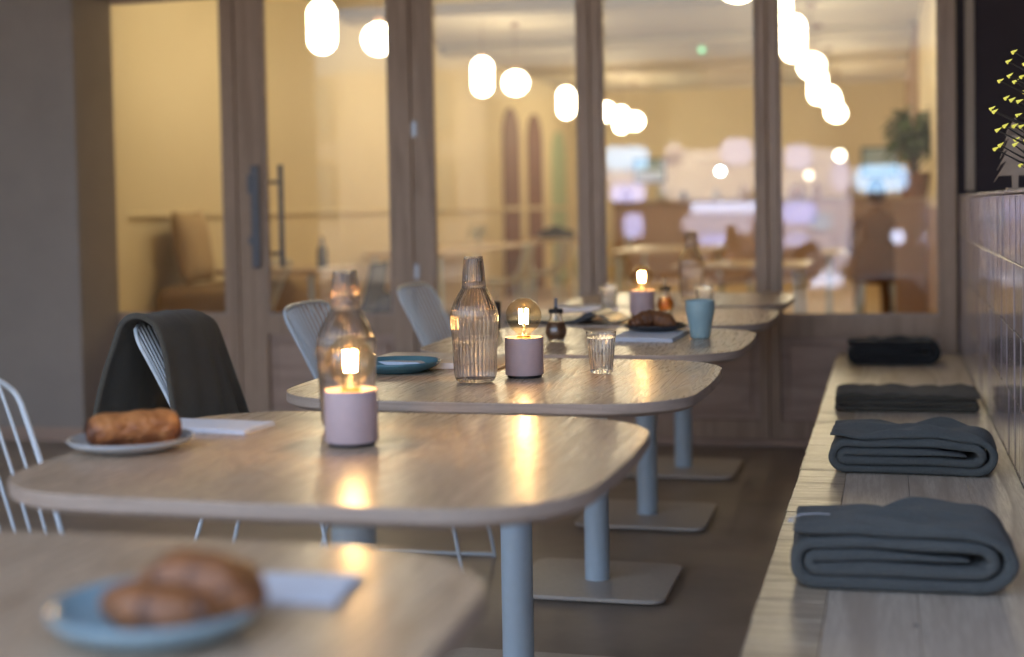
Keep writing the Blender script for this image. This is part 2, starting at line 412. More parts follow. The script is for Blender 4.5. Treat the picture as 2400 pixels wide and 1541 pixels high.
# restaurant shell
t = thing('left_wall', 'long cream restaurant wall with arches and chair rail behind the doors', 'wall', (-4.8, 14, 0))
bmw = bmesh.new(); box(bmw, -.3, 0, -7.1, 8.2, 0, 2.969); obj('wall_face', bmw, M['cream'], t)
obj('chair_rail', bx(.001, .03, -5.8, 8.2, 1.12, 1.165, bev=.006), M['cream'], t)
obj('pilaster', bx(.001, .12, -6.6, -5.85, 0, 2.968, bev=.004), M['cream'], t)
def arch_bm(w, h, d, y):
    bm = bmesh.new(); pts = [(-w / 2, 0)] + [(w / 2 * -math.cos(a), h - w / 2 + w / 2 * math.sin(a)) for a in [PI * k / 16 for k in range(17)]] + [(w / 2, 0)]
    f = bm.faces.new([bm.verts.new((.001, y + p[0], p[1])) for p in pts])
    r = bmesh.ops.extrude_face_region(bm, geom=[f]); bmesh.ops.translate(bm, verts=[v for v in r['geom'] if isinstance(v, bmesh.types.BMVert)], vec=(d, 0, 0))
    bmesh.ops.recalc_face_normals(bm, faces=bm.faces[:]); return bm
for y in (4.2, 5.5): obj('arched_niche', arch_bm(.85, 2.47, .02, y), M['mauve'], t)
obj('green_panel', arch_bm(.9, 2.3, .02, 7.0), M['green'], t)
t = thing('far_wall', 'cream far wall of the restaurant with rosy brown wainscot', 'wall', (-2.2, 22.2, 0))
obj('wall_face', bx(-2.9, 2.9, .05, .3, 0, 2.969), M['cream'], t)
obj('wainscot', bx(-2.0, 2.5, .0, .048, .0, 1.19, bev=.004), M['wainscot'], t)
obj('ledge', bx(-2.02, 2.5, -.08, .047, 1.192, 1.23, bev=.004), M['frame_wood'], t)
t = thing('right_wall', 'restaurant side wall with tall brown window frames beside the plant', 'wall', (.32, 14, 0))
obj('wall_face', bx(0, .3, -7.09, 8.2, 0, 2.969), M['cream'], t)
for y in (1.0, 2.4, 3.8, 5.4, 7.0): obj('window_frame', bx(-.05, -.001, y, y + .32, 1.1, 2.95, bev=.004), M['wainscot'], t)
obj('dado', bx(-.03, -.001, -7.0, 8.1, 0, 1.098), M['wainscot'], t)
# outer envelope above the doors
t = thing('upper_wall', 'plain wall band above the glazed doors under the terrace ceiling', 'wall', (-2.2, GY + .06, 2.45))
obj('wall_face', bx(-2.6, 3.2, -.06, .08, .001, .698), M['plaster'], t)

# ------------------------------------------------------------------ glazed doors and screen
ZT, ZB = 2.265, .615
def leaf(name, label, cat, x0, x1, p0, p1, group, hinge=None, handle=False, loc_x=None):
    """frame from x0..x1 with the glass opening p0..p1 over a sunk panel"""
    t = thing(name, label, cat, (x0, GY, 0), 0, group); b = bmesh.new()
    X = lambda x: x - x0
    box(b, 0, X(p0), 0, .06, .003, 2.445, bev=.004); box(b, X(p1), X(x1), 0, .06, .003, 2.445, bev=.004)
    box(b, X(p0), X(p1), .002, .058, ZT, 2.443); box(b, X(p0), X(p1), .002, .058, .518, ZB); box(b, X(p0), X(p1), .002, .058, .004, .12)
    obj('frame', b, M['frame_wood'], t)
    g = obj('glass_pane', bx(X(p0) - .004, X(p1) + .004, .028, .034, ZB - .004, ZT + .004), M['pane'], t)
    b = bmesh.new()
    for (a0, a1, c0, c1) in ((p0, p1, ZB, ZB + .012), (p0, p1, ZT - .012, ZT), (p0, p0 + .012, ZB + .012, ZT - .012), (p1 - .012, p1, ZB + .012, ZT - .012)):
        box(b, X(a0), X(a1), .006, .026, c0, c1)
    obj('glazing_bead', b, M['oak_edge'], t)
    b = bmesh.new(); box(b, X(p0), X(p1), .030, .045, .12, .518); box(b, X(p0) + .035, X(p1) - .035, .020, .029, .155, .483, bev=.008)
    obj('lower_panel', b, M['panel_wood'], t)
    if hinge:
        for hx in hinge:
            for z in (1.545, .835):
                b = bmesh.new(); tube(b, [(X(hx), -.006, z - .038), (X(hx), -.006, z + .038)], .008, 10); box(b, X(hx) - .012, X(hx) + .012, -.004, -.001, z - .035, z + .035)
                obj('hinge', b, M['steel'], t)
    if handle:
        h = bmesh.new(); hx = X(-3.135)
        box(h, hx - .022, hx + .022, -.030, -.012, .86, 1.385, bev=.006, seg=2)
        box(h, hx - .045, hx - .02, -.020, -.004, .98, 1.02, bev=.004); box(h, hx - .045, hx - .02, -.020, -.004, 1.24, 1.34, bev=.004)
        for z in (.93, 1.32): tube(h, [(hx, -.015, z), (hx, .002, z)], .009, 10)
        obj('pull_handle', h, M['handle'], t)
        h = bmesh.new(); hx = X(-3.045)
        tube(h, [(hx, .10, .86), (hx, .10, 1.39)], .014, 12)
        for z in (.93, 1.30): tube(h, [(hx - .06, .058, z), (hx - .03, .09, z), (hx, .10, z)], .010, 10)
        obj('inner_pull_bar', h, M['handle'], t)
    return t
gD = 'glazed doors and screens of the oak partition'
leaf('glazed_door', 'leftmost glazed oak door beside the grey plaster wall', 'door', -4.18, -3.248, -3.995, -3.318, gD, hinge=(-4.13,))
leaf('glazed_door', 'glazed oak door with the long blue grey pull handle', 'door', -3.242, -2.294, -3.090, -2.405, gD, handle=True)
leaf('glazed_door', 'glazed oak door with two hinges on its left stile and arches behind', 'door', -2.288, -1.382, -2.185, -1.437, gD, hinge=(-2.275,))
leaf('glazed_screen', 'fixed glazed oak screen behind the filament lamp, left of the last mullion', 'window', -1.378, -.541, -1.325, -.588, gD)
leaf('glazed_screen', 'rightmost fixed glazed oak screen meeting the tiled wall', 'window', -.537, .305, -.487, .232, gD)
t = thing('oak_threshold', 'dark oak threshold strip under the glazed doors', 'threshold', (-1.9, GY - .01, 0))
obj('strip', bx(-2.3, 2.2, -.035, .0085, .0015, .035, bev=.005), M['panel_wood'], t)

# dark wall and pale post right of the doors
t = thing('dark_wall', 'near black wall right of the doors above the tiled ledge', 'wall', (.31, GY + .05, 0))
obj('wall_face', bx(.0, 2.5, .0, .1, 0.0, 3.148), M['dark'], t)
tag(obj('pale_post', bx(-.02, .022, -.015, .0, 0, 1.96, bev=.003), M['pale_post'], loc=(.366, GY + .048, 1.185)), 'slim pale wooden post against the near black wall', 'post')
t = thing('light_block_wall', 'added dark wall containing the light behind the tiled ledge on the right', 'wall', (1.05, 2.8, 0))
obj('wall_face', bx(0, .2, -2.6, 4.0, 0.0, 3.149), M['dark'], t)  # unseen wall added to contain the light on this side

# ------------------------------------------------------------------ tiled low wall
XW = .313
t = thing('tiled_wall', 'low wall of glossy upright mauve tiles behind the bench', 'wall', (XW, 0, 0))
obj('core', bx(.012, .6, -.7, GY + .045, 0.0, 1.150), M['grout'], t)
b = bmesh.new(); rnd = random.Random(3)
tw, th = .062, .1755; z0 = 1.155 - 5 * th
for r_ in range(5):
    zz = z0 + r_ * th
    for k in range(int(-.6 / tw), int((GY - .01) / tw)):
        y = k * tw; d = rnd.uniform(-.0016, .0012)
        box(b, d, .0118, y + .0012, y + tw - .0012, zz + .0014, zz + th - .0014, bev=.0010)
# slight individual tilt
obj('tiles', b, M['tile'], t, loc=(0, 0, 0))
b = bmesh.new(); rnd = random.Random(4)
for k in range(int(-.6 / tw), int((GY - .01) / tw)):
    y = k * tw; box(b, -.004 + rnd.uniform(-.001, .001), .2, y + .001, y + tw - .001, 1.1558, 1.166 + rnd.uniform(0, .0012), bev=.003)
box(b, .2005, .6, -.6, GY - .03, 1.152, 1.1645)
obj('ledge', b, M['tile'], t)

# ------------------------------------------------------------------ bench
t = thing('wall_bench', 'long pale pine bench along the tiled wall carrying folded blankets', 'bench', (0, 0, 0))
b = bmesh.new(); box(b, -.1055, .0455, -.5, GY - .05, .408, .45, bev=.0008); box(b, .0462, .1830, -.5, GY - .05, .408, .4498, bev=.0008); box(b, .1837, .311, -.5, GY - .05, .408, .4501, bev=.0008)
obj('seat_boards', b, M['bench'], t)
b = bmesh.new(); y = -.5; rnd = random.Random(9)
while y < GY - .15:
    l = rnd.uniform(.05, .16); l = min(l, GY - .05 - y)
    box(b, -.224 + rnd.uniform(-.0012, .0012), -.1065, y, y + l - .0006, .408, .45 + rnd.uniform(-.0007, .0005), bev=.0016); y += l
obj('front_strip', b, M['bench_strip'], t)
b = bmesh.new(); box(b, -.07, -.03, -.45, GY - .1, 0, .406)
obj('front_board', b, M['panel_wood'], t)

# ================================================================== TABLES
def table_proto(loc, label):
    t = thing('cafe_table', label, 'table', loc, 0, 'square oak cafe tables in a row')
    out = rr_outline(.472, .432, .17, 16, .024)
    b = slab(out, [(.712, .014), (.7150, .009), (.7195, .0015), (.7225, 0), (.7390, 0), (.7412, .0006), (.742, .0022)], mats=[1, 1, 1, 1, 1, 0, 0])
    obj('table_top', b, [M['oak'], M['oak_edge']], t)
    b = bmesh.new(); tube(b, [(0, 0, .013), (0, 0, .70)], .0375, 36); obj('pedestal', b, M['leg_paint'], t, True, 40)
    obj('mounting_plate', bx(-.16, .16, -.16, .16, .699, .711, bev=.004), M['base_paint'], t)
    b = slab(rr_outline(.235, .22, .05, 10), [(.006, .004), (.010, 0), (.016, .0), (.019, .003)])
    bmesh.ops.translate(b, verts=b.verts[:], vec=(0, 0, .0)); obj('base_plate', b, M['base_paint'], t)
    for sx in (-1, 1):
        for sy in (-1, 1):
            b = bmesh.new(); tube(b, [(sx * .17, sy * .16, 0), (sx * .17, sy * .16, .0065)], .012, 12); obj('foot', b, M['base_paint'], t)
    return t
TX = -.856
TY = [1.15, 2.215, 3.235, 4.185, 5.12, 6.075]
TL = ['nearest cafe table holding the pale blue plate and bun', 'second nearest cafe table with pain au chocolat and a lit lamp',
      'cafe table in sharp focus with carafe, lamp and tumbler', 'cafe table with teal mug and croissant on a black plate',
      'cafe table with the blue magazine and second farthest lamp', 'farthest cafe table against the glazed screens']
tb = table_proto((TX, TY[0], 0), TL[0])
tb.location.x = TX - .014
for y, l in zip(TY[1:], TL[1:]): dup(tb, (TX - (.012 if y < 2.5 else 0), y, 0), 0, l)
ZTB = .7425

# ================================================================== WIRE CHAIRS
def chair_proto(loc, rz, label):
    t = thing('wire_chair', label, 'chair', loc, rz, 'white wire chairs along the tables')
    # local: faces +X, seat centre at origin, y = width
    H = .85
    def back_pt(u, v):     # u -1..1 across, v 0..1 up
        wv = .20 + .035 * v; y = u * wv
        x = -.175 - .135 * v - .03 * v * v + .035 * (u * u)
        return Vector((x, y, .455 + (H - .455) * v - .022 * (u ** 4) * v))
    def seat_pt(u, s):     # s 0 back .. 1 front
        return Vector((-.175 + .40 * s + .03 * u * u * (1 - s), u * (.20 + .015 * s), .455 - .018 * math.sin(PI * s) + .006 * s - .018 * s ** 4))
    b = bmesh.new()
    rim = [back_pt(-1, v / 8) for v in range(8)]
    rim += [back_pt(-1 + .0, .90), back_pt(-.97, .955), back_pt(-.86, .995)] + [back_pt(u / 8, 1) for u in range(-6, 7)] + [back_pt(.86, .995), back_pt(.97, .955), back_pt(1, .90)]
    rim += [back_pt(1, v / 8) for v in range(7, -1, -1)]
    tube(b, catmull(rim, 3), .0058, 8); obj('back_frame', b, M['wire'], t, True)
    b = bmesh.new()
    for k in range(-6, 7):
        u = k / 7.0; tube(b, catmull([back_pt(u, v / 5) for v in range(6)], 3), .0031, 6)
    obj('back_wires', b, M['wire'], t, True)
    b = bmesh.new()
    rim = [seat_pt(-1, s / 6) for s in range(7)] + [seat_pt(u / 4, 1.03) for u in range(-3, 4)] + [seat_pt(1, s / 6) for s in range(6, -1, -1)]
    tube(b, catmull(rim, 3), .0058, 8); obj('seat_frame', b, M['wire'], t, True)
    b = bmesh.new()
    for k in range(-6, 7): tube(b, catmull([seat_pt(k / 7, s / 5) for s in range(6)], 3), .0031, 6)
    for s in (.05, .5): tube(b, [seat_pt(u / 6, s) - Vector((0, 0, .006)) for u in range(-6, 7)], .0035, 6)
    obj('seat_wires', b, M['wire'], t, True)
    for sy in (-1, 1):
        b = bmesh.new(); y = sy * .205
        tube(b, catmull([(-.12, y * .85, .445), (-.19, y, .20), (-.235, y * 1.08, .012), (-.21, y * 1.09, .0075), (0, y * 1.09, .0075), (.21, y * 1.09, .0075), (.235, y * 1.08, .012), (.20, y, .20), (.15, y * .85, .44)], 6), .0065, 8)
        obj('leg', b, M['wire'], t, True)
    b = bmesh.new(); tube(b, [(-.15, -.18, .43), (-.15, .18, .43)], .0055, 8); obj('stretcher', b, M['wire'], t, True)
    b = bmesh.new(); tube(b, [(.15, -.18, .43), (.15, .18, .43)], .0055, 8); obj('stretcher', b, M['wire'], t, True)
    return t
ch = chair_proto((-1.335, 2.08, 0), R(-8), 'nearest white wire chair, cut by the left edge of the photo')
dup(ch, (-1.632, 3.600, 0), R(8), 'white wire chair with the dark blanket draped over its back')
dup(ch, (-1.475, 4.22, 0), R(4), 'white wire chair behind the amber carafe of the nearer lamp')
dup(ch, (-1.475, 5.27, 0), R(2), 'white wire chair farthest from the camera in front of the door stile')

# ================================================================== BLANKETS
def sweep_ribbon(path, y0, y1, th, wave, m, name, parent, seed=0, ny=22):
    """a thick wool ribbon: path in XZ, spanning y0..y1, its two long edges rounded like folds"""
    bm = bmesh.new(); n = len(path); cols = []
    prof = []
    hw = (y1 - y0) / 2; ym = (y0 + y1) / 2; r = th / 2
    for k in range(9): a = -PI / 2 - PI * k / 8; prof.append((-hw + r + r * math.cos(a) * 1.0, -r * math.sin(a) * -1))
    prof = []
    for k in range(9):
        a = PI / 2 + PI * k / 8; prof.append((-hw + r + r * math.cos(a), r * math.sin(a)))
    for k in range(1, ny): prof.append((-hw + r + (2 * hw - 2 * r) * k / ny, -r))
    for k in range(9):
        a = -PI / 2 + PI * k / 8; prof.append((hw - r + r * math.cos(a), r * math.sin(a)))
    for k in range(1, ny): prof.append((hw - r - (2 * hw - 2 * r) * k / ny, r))
    for i, p in enumerate(path):
        a = path[max(i - 1, 0)]; b_ = path[min(i + 1, n - 1)]
        tx, tz = b_[0] - a[0], b_[1] - a[1]; l = math.hypot(tx, tz) or 1; nx, nz = -tz / l, tx / l
        t = i / (n - 1); endk = min(1, (.25 + 12 * min(t, 1 - t)) ) if True else 1
        sh = .016 * noise.noise(Vector((t * 9, seed, 0)))           # front edge wanders
        ring = []
        for (yy, dd) in prof:
            y = ym + yy * (1 + .02 * noise.noise(Vector((t * 9, seed + 5, 0)))) + sh
            dd2 = dd * min(1, endk) * (.97 + .12 * noise.noise(Vector((t * 22, seed + 9, yy * 6))))
            x = p[0] + nx * dd2; z = p[1] + nz * dd2
            dx, dz = wave(x, y, z); ring.append(bm.verts.new((x + dx, y, z + dz)))
        cols.append(ring)
    m_ = len(prof)
    for a, b_ in zip(cols, cols[1:]):
        for k in range(m_): bm.faces.new((a[k], a[(k + 1) % m_], b_[(k + 1) % m_], b_[k]))
    bm.faces.new(cols[0][::-1]); bm.faces.new(cols[-1])
    bmesh.ops.recalc_face_normals(bm, faces=bm.faces[:])
    return obj(name, bm, m, parent, True)
def arc(cx, cz, r, a0, a1, n=12, sx=1.0):
    return [(cx + sx * r * math.cos(R(a0 + (a1 - a0) * k / n)), cz + r * math.sin(R(a0 + (a1 - a0) * k / n))) for k in range(n + 1)]
def line(x0, x1, z0, z1, n=16): return [(x0 + (x1 - x0) * k / n, z0 + (z1 - z0) * k / n) for k in range(n + 1)]
def roll_path(L_, p):
    """flattened spiral of five layers with pitch p, half length L_ (seen from the bench end)"""
    h = p / 2
    P_ = line(L_ - .072, -L_ + .049, 2.45 * p, 2.5 * p) + arc(-L_ + .047, 2 * p, .5 * p, 90, 270, 10, 1.2)[1:]
    P_ += line(-L_ + .049, L_ - .058, 1.5 * p, 1.5 * p)[1:] + arc(L_ - .058, 2.5 * p, 1.0 * p, -90, 90, 14, 1.15)[1:]
    P_ += line(L_ - .06, -L_ + .045, 3.5 * p, 3.5 * p)[1:] + arc(-L_ + .045, 2 * p, 1.5 * p, 90, 270, 18, 1.0)[1:]
    P_ += line(-L_ + .047, L_ - .055, .5 * p, .5 * p)[1:] + arc(L_ - .055, 2.5 * p, 2.0 * p, -90, 90, 22, 1.15)[1:]
    P_ += line(L_ - .057, -L_ + .008, 4.5 * p, 4.5 * p, 30)[1:]
    return P_
def wave_fn(seed, H, amp=.006):
    def f(x, y, z):
        k = z / H
        dz = amp * k * noise.noise(Vector((x * 7 + seed, y * 3, seed))) * 2.2 + (.012 * k ** 5) * noise.noise(Vector((x * 9 + seed, y * 28 + x * 6, 3.3))) * 2.0
        dz -= .0035 * k * math.cos(x * 14 + seed)
        return (.004 * noise.noise(Vector((z * 20, y * 14, seed))), dz)
    return f
def rolled_blanket(label, x, y, L_, H, depth, m, seed, rz=0):
    t = thing('folded_blanket', label, 'blanket', (x, y, .4515), rz, 'folded wool blankets on the bench')
    p = H / 5; sweep_ribbon(roll_path(L_, p), 0, depth, p * .95, wave_fn(seed, H), m, 'folded_wool', t, seed)
    return t
b4 = rolled_blanket('thick folded petrol wool blanket nearest the camera with a white label tag', .016, 2.575, .190, .118, .215, M['wool'], 1.3, R(1))
bm = bmesh.new()
pts = [(-.178 + .009 * k, .012 + .0022 * k, .1195 + .0012 * math.sin(k)) for k in range(7)]
for a in pts: pass
tube(bm, [(-.193, .052, .113), (-.170, .055, .1215), (-.14, .057, .1235), (-.12, .058, .122)], .0009, 6); box(bm, -.195, -.184, .046, .060, .1085, .111, bev=.0006)
obj('care_tag', bm, M['paper'], b4, True)
rolled_blanket('folded petrol wool blanket second from the camera with rolled end showing', .052, 3.69, .205, .108, .22, M['wool'], 4.1, R(-2))
rolled_blanket('small near black folded blanket farthest away beside the partition', .022, 6.19, .195, .098, .24, M['wool_dark'], 8.2, R(2))
# the flatly folded one
t = thing('folded_blanket', 'wide flat folded charcoal blanket third from the camera with crumpled top', 'blanket', (.062, 4.80, .4515), R(1), 'folded wool blankets on the bench')
p = .019
path = line(-.235, .205, .5 * p, .5 * p, 24) + arc(.205, 1 * p, .5 * p, -90, 90, 8)[1:] + line(.205, -.215, 1.5 * p, 1.5 * p, 24)[1:] + arc(-.215, 2 * p, .5 * p, 270, 90, 8)[1:] + line(-.213, .225, 2.5 * p, 2.55 * p, 40)[1:]
def wv(x, y, z):
    k = (z / .07) ** 2
    return (0, .020 * k * abs(noise.noise(Vector((x * 9, y * 8 + 2, 1.2)))) + .006 * k * noise.noise(Vector((x * 30, y * 25, 0))) + .012 * k * max(0, (x - .15) / .08) * (y / .25))
sweep_ribbon(path, 0, .26, p * .97, wv, M['wool_olive'], 'folded_wool', t, 2.2)

# blanket draped over the chair back
def drape():
    t = thing('draped_blanket', 'dark olive grey blanket draped over the back of a wire chair', 'blanket', (-1.97, 3.62, 0))
    NU, NV = 46, 60; bm = bmesh.new(); g = []
    Y0, Y1 = 3.335, 3.80
    prof = catmull([(-.085, .50), (-.080, .60), (-.060, .72), (-.040, .80), (-.012, .857), (.035, .876), (.080, .856), (.105, .80), (.128, .70), (.155, .585), (.172, .50)], 6)
    prof = [(p.x, p.y) for p in [Vector((a, b)) for a, b in [(q[0], q[1]) for q in prof]]] if False else [(q[0], q[1]) for q in prof]
    n = len(prof)
    for j in range(NV):
        v = j / (NV - 1); row = []
        for i, (px, pz) in enumerate(prof):
            s = i / (n - 1)
            y = Y0 + (Y1 - Y0) * v
            hang = max(0, (.87 - pz)) / .35
            fold = noise.noise(Vector((v * 4.0, s * 1.2, 3))) * .045 + .013 * math.sin(v * 24 + 3 * s) * (1 if s > .5 else .4)
            x = px - .065 * (v) * 1.0 + fold * hang * (1 if s > .5 else -.6) + .02 * math.sin(v * 3)
            z = pz - .020 * v * v + .007 * noise.noise(Vector((v * 9, s * 5, 1))) - (.035 * (v - .75) / .25 * (1 - s) if v > .75 else 0)
            y += .02 * noise.noise(Vector((s * 5, v * 3, 9))) + .08 * hang * (v - .5) * (1 if s > .5 else .4)
            row.append(bm.verts.new((x + .038, y - 3.62, z)))
        g.append(row)
    for a, b_ in zip(g, g[1:]):
        for i in range(n - 1): bm.faces.new((a[i], a[i + 1], b_[i + 1], b_[i]))
    bmesh.ops.recalc_face_normals(bm, faces=bm.faces[:])
    o = obj('wool_cloth', bm, M['wool_olive'], t, True)
    md = o.modifiers.new('thick', 'SOLIDIFY'); md.thickness = .016; md.offset = 0
    md = o.modifiers.new('sub', 'SUBSURF'); md.levels = 1; md.render_levels = 1
drape()

# ================================================================== TABLE LAMPS
def lamp_proto(loc, label):
    t = thing('bulb_lamp', label, 'table lamp', loc, 0, 'mauve cylinder lamps with a bare bulb')
    b = lathe([(.001, .0), (.040, .0), (.0405, .006)], 64); obj('foot', b, M['black'], t, True, 40)
    b = lathe([(.0405, .0062), (.0448, .0065), (.0454, .008), (.0454, .0925), (.0448, .0942), (.0436, .0945), (.0430, .0925), (.0430, .0905)], 96); obj('base', b, M['lilac'], t, True, 35)
    b = lathe([(.0429, .0910), (.020, .0910), (.0195, .089), (.001, .089)], 64); obj('top_disc', b, M['lamp_top'], t, True, 35)
    b = lathe([(.0165, .0892), (.0165, .096), (.0150, .098), (.001, .098)], 32); obj('socket', b, M['brass'], t, True, 35)
    cz, r = .1445, .0424; pr = [(.0145, .097)]
    pr += smooth_prof([(.0150, .099), (.0172, .103), (.0235, .1095)], 5)
    for k in range(1, 25):
        a = -58 + 148 * k / 24; pr.append((max(r * math.cos(R(a)), 0.0), cz + r * math.sin(R(a))))
    bl = obj('bulb', lathe(pr, 64), M['bulb_glass'], t, True)
    b = bmesh.new()
    for k in range(6):
        a = R(18 + 60 * k); tube(b, [(.0092 * math.cos(a), .0092 * math.sin(a), .126), (.0104 * math.cos(a), .0104 * math.sin(a), .160)], .0009, 8)
    obj('filament', b, M['filament'], bl, True)
    b = bmesh.new()
    for k in range(4):
        a = R(45 + 90 * k); tube(b, [(0, 0, .118), (.0085 * math.cos(a), .0085 * math.sin(a), .128)], .0005, 6); tube(b, [(0, 0, .160), (.0098 * math.cos(a), .0098 * math.sin(a), .163)], .0005, 6)
    tube(b, [(0, 0, .099), (0, 0, .118)], .0035, 10); tube(b, [(0, 0, .118), (0, 0, .160)], .0009, 6)
    obj('stem', b, M['clear'], bl, True)
    return t
lp = lamp_proto((-.888, 2.268, ZTB), 'lit bulb lamp nearest the camera, in front of the blurred carafe')
dup(lp, (-.832, 3.247, ZTB), 0, 'sharp lit bulb lamp between the carafe and the ribbed tumbler')
dup(lp, (-.862, 5.10, ZTB), 0, 'farther lit bulb lamp behind the croissant on the black plate')

# ================================================================== CARAFES
def carafe_proto(loc, label):
    t = thing('ribbed_carafe', label, 'carafe', loc, 0, 'ribbed amber glass carafes with a tumbler lid')
    out = smooth_prof([(.036, .0005), (.0435, .0045), (.0480, .013), (.0497, .027), (.0508, .05), (.0527, .085), (.0547, .12), (.0560, .142), (.0552, .158), (.0515, .174), (.0450, .189), (.0370, .2035), (.0295, .2160), (.0258, .222), (.0248, .226), (.0246, .232)], 5)
    prof = [(0, .002, 0), (.030, .0012, .3)] + [(r, z, 1 if z < .222 else .4) for r, z in out]
    inn = [(max(r - .0044, .0), z + (.0040 if z < .01 else 0), .0) for r, z in out][::-1]
    prof += inn + [(.030, .0055, 0), (0, .0055, 0)]
    obj('bottle', lathe(prof, 340, (34, .0023)), M['amber'], t, True)
    # water up to the shoulder
    wp = [(0, .0053)] + [(r - .0041, z + (.0035 if z < .01 else 0)) for r, z in out if z < .170] ; zt = wp[-1][1]
    wp += [(wp[-1][0], zt + .0004), (0, zt + .0004)]
    obj('water', lathe(wp, 96), M['water'], t, True, 50)
    # upturned tumbler as a lid
    lid = [(.0280, .2180, 1), (.0284, .2195, 1), (.0262, .250, 1), (.0226, .284, 1), (.0220, .288, .8), (.0208, .2905, .4), (.0, .2905, 0)]
    lin = [(0, .2845, 0), (.0190, .2845, 0), (.0198, .282, 0), (.0236, .250, 0), (.0258, .2182, 0), (.0280, .2180, 1)]
    obj('lid_tumbler', lathe(lid + lin, 240, (24, .0019)), M['amber'], t, True, 60)
    return t
ca = carafe_proto((-.921, 3.138, ZTB), 'sharp ribbed amber carafe of water left of the focused lamp')
dup(ca, (-.962, 2.44, ZTB), R(10), 'blurred amber carafe behind the nearest lamp')
dup(ca, (-.80, 5.98, ZTB), R(5), 'farthest amber carafe on the last table before the glass')

# ================================================================== TUMBLERS
def tumbler_proto(loc, label):
    t = thing('ribbed_tumbler', label, 'glass', loc, 0, 'clear ribbed water tumblers')
    o = [(0, .0015, 0), (.022, .0012, .2), (.0252, .002, .6), (.0270, .006, 1), (.0284, .020, 1), (.0318, .055, 1), (.0345, .084, 1), (.0348, .0865, .3), (.0355, .0885, 0), (.0361, .100, 0), (.0358, .1012, 0)]
    i = [(.0348, .1008, 0), (.0342, .0885, 0), (.0325, .080, 0), (.0290, .050, 0), (.0252, .014, 0), (.0235, .0105, 0), (0, .0100, 0)]
    obj('glass_body', lathe(o + i, 192, (24, .0022)), M['clear'], t, True, 50)
    return t
tm = tumbler_proto((-.664, 3.335, ZTB), 'sharp empty ribbed tumbler right of the focused lamp')
dup(tm, (-.968, 3.275, ZTB), R(4), 'ribbed tumbler half hidden behind the sharp carafe')
dup(tm, (-1.035, 5.36, ZTB), R(8), 'blurred tumbler left of the farther lamp')
dup(tm, (-.665, 5.33, ZTB), R(3), 'blurred tumbler standing behind the teal mug')

# ================================================================== SYRUP DISPENSERS
def dispenser(loc, label, syr, sc_=1.0):
    t = thing('syrup_dispenser', label, 'dispenser', loc, 0, 'pear shaped syrup dispensers'); t.scale = (sc_,) * 3
    o = smooth_prof([(.020, .001), (.0245, .004), (.0235, .009), (.027, .015), (.0315, .027), (.0305, .041), (.0245, .057), (.0195, .070), (.0178, .080), (.0182, .090)], 5)
    prof = [(0, .002)] + o + [(r - .0022, z + (.006 if z < .012 else 0)) for r, z in o][::-1] + [(0, .009)]
    obj('glass_body', lathe(prof, 64), M['clear'], t, True, 60)
    s = [(0, .0088)] + [(r - .0019, z + (.006 if z < .012 else 0)) for r, z in o if z < .060]; s += [(0, s[-1][1])]
    obj('syrup', lathe(s, 48), syr, t, True, 50)
    b = lathe([(.0192, .086), (.0215, .0865), (.0218, .095), (.0195, .0985), (.006, .100), (.0055, .104), (0, .104)], 40); obj('lid', b, M['black'], t, True, 35)
    b = bmesh.new(); tube(b, [(0, 0, .10), (.0005, 0, .118), (.002, 0, .131)], .0052, 14); tube(b, [(0, 0, .030), (0, 0, .099)], .0022, 8); obj('pump_spout', b, M['handle'], t, True, 40)
dispenser((-.953, 4.105, ZTB), 'pear shaped dispenser of brown syrup with black lid behind the focused lamp', M['syrup'])
dispenser((-.800, 5.25, ZTB), 'pear shaped dispenser glowing orange right of the farther lamp', M['syrup_or'])

# ================================================================== MUG AND DARK CUP
t = thing('handleless_mug', 'tall tapered matt teal mug on the table with the croissant', 'mug', (-.545, 4.262, ZTB))
b = lathe([(0, .0015), (.026, .0), (.0290, .003), (.0310, .018), (.0355, .045), (.0405, .068), (.0432, .085), (.0435, .108), (.0428, .1135), (.0412, .1145), (.0400, .112), (.0396, .085), (.036, .062), (.028, .02), (.022, .010), (0, .009)], 72)
obj('mug_body', b, M['mug_blue'], t, True)
t = thing('dark_cup', 'dark grey cup half hidden behind the sharp carafe', 'cup', (-1.262, 4.50, ZTB))
b = lathe([(0, .0015), (.025, 0), (.0285, .003), (.033, .09), (.0325, .093), (.0310, .092), (.026, .012), (0, .010)], 48); obj('cup_body', b, M['mug_blue'].copy(), t, True)
P(b_ := kids(t)[0].data.materials[0]) if False else None
kids(t)[0].data.materials[0] = M['black_gloss']

# ================================================================== PLATES
def plate(name, label, loc, r, h, m, rim=.006):
    t = thing(name, label, 'plate', loc, 0)
    pr = [(0, .0015), (r * .58, .0015), (r * .60, 0), (r * .64, 0), (r * .66, .002), (r * .9, h * .45), (r * .985, h * .8), (r, h), (r - .0015, h + .0012), (r - .004, h), (r * .93, h * .62), (r * .80, h * .36), (r * .70, .0062), (r * .4, .0052), (0, .005)]
    obj('plate_body', lathe(pr, 96), m, t, True); return t
plate('dessert_plate', 'blurred pale blue plate nearest the camera holding a bun', (-.674, 1.210, ZTB), .103, .030, M['paleblue_glaze'])
plate('dessert_plate', 'pale grey plate holding the pain au chocolat', (-1.252, 2.170, ZTB), .106, .020, M['grey_glaze'])
plate('dessert_plate', 'glossy petrol blue plate left of the sharp carafe', (-1.178, 3.330, ZTB), .108, .026, M['blue_glaze'])
plate('dessert_plate', 'black stoneware plate under the croissant beside the teal mug', (-.700, 4.385, ZTB + .0125), .100, .018, M['black_gloss'])

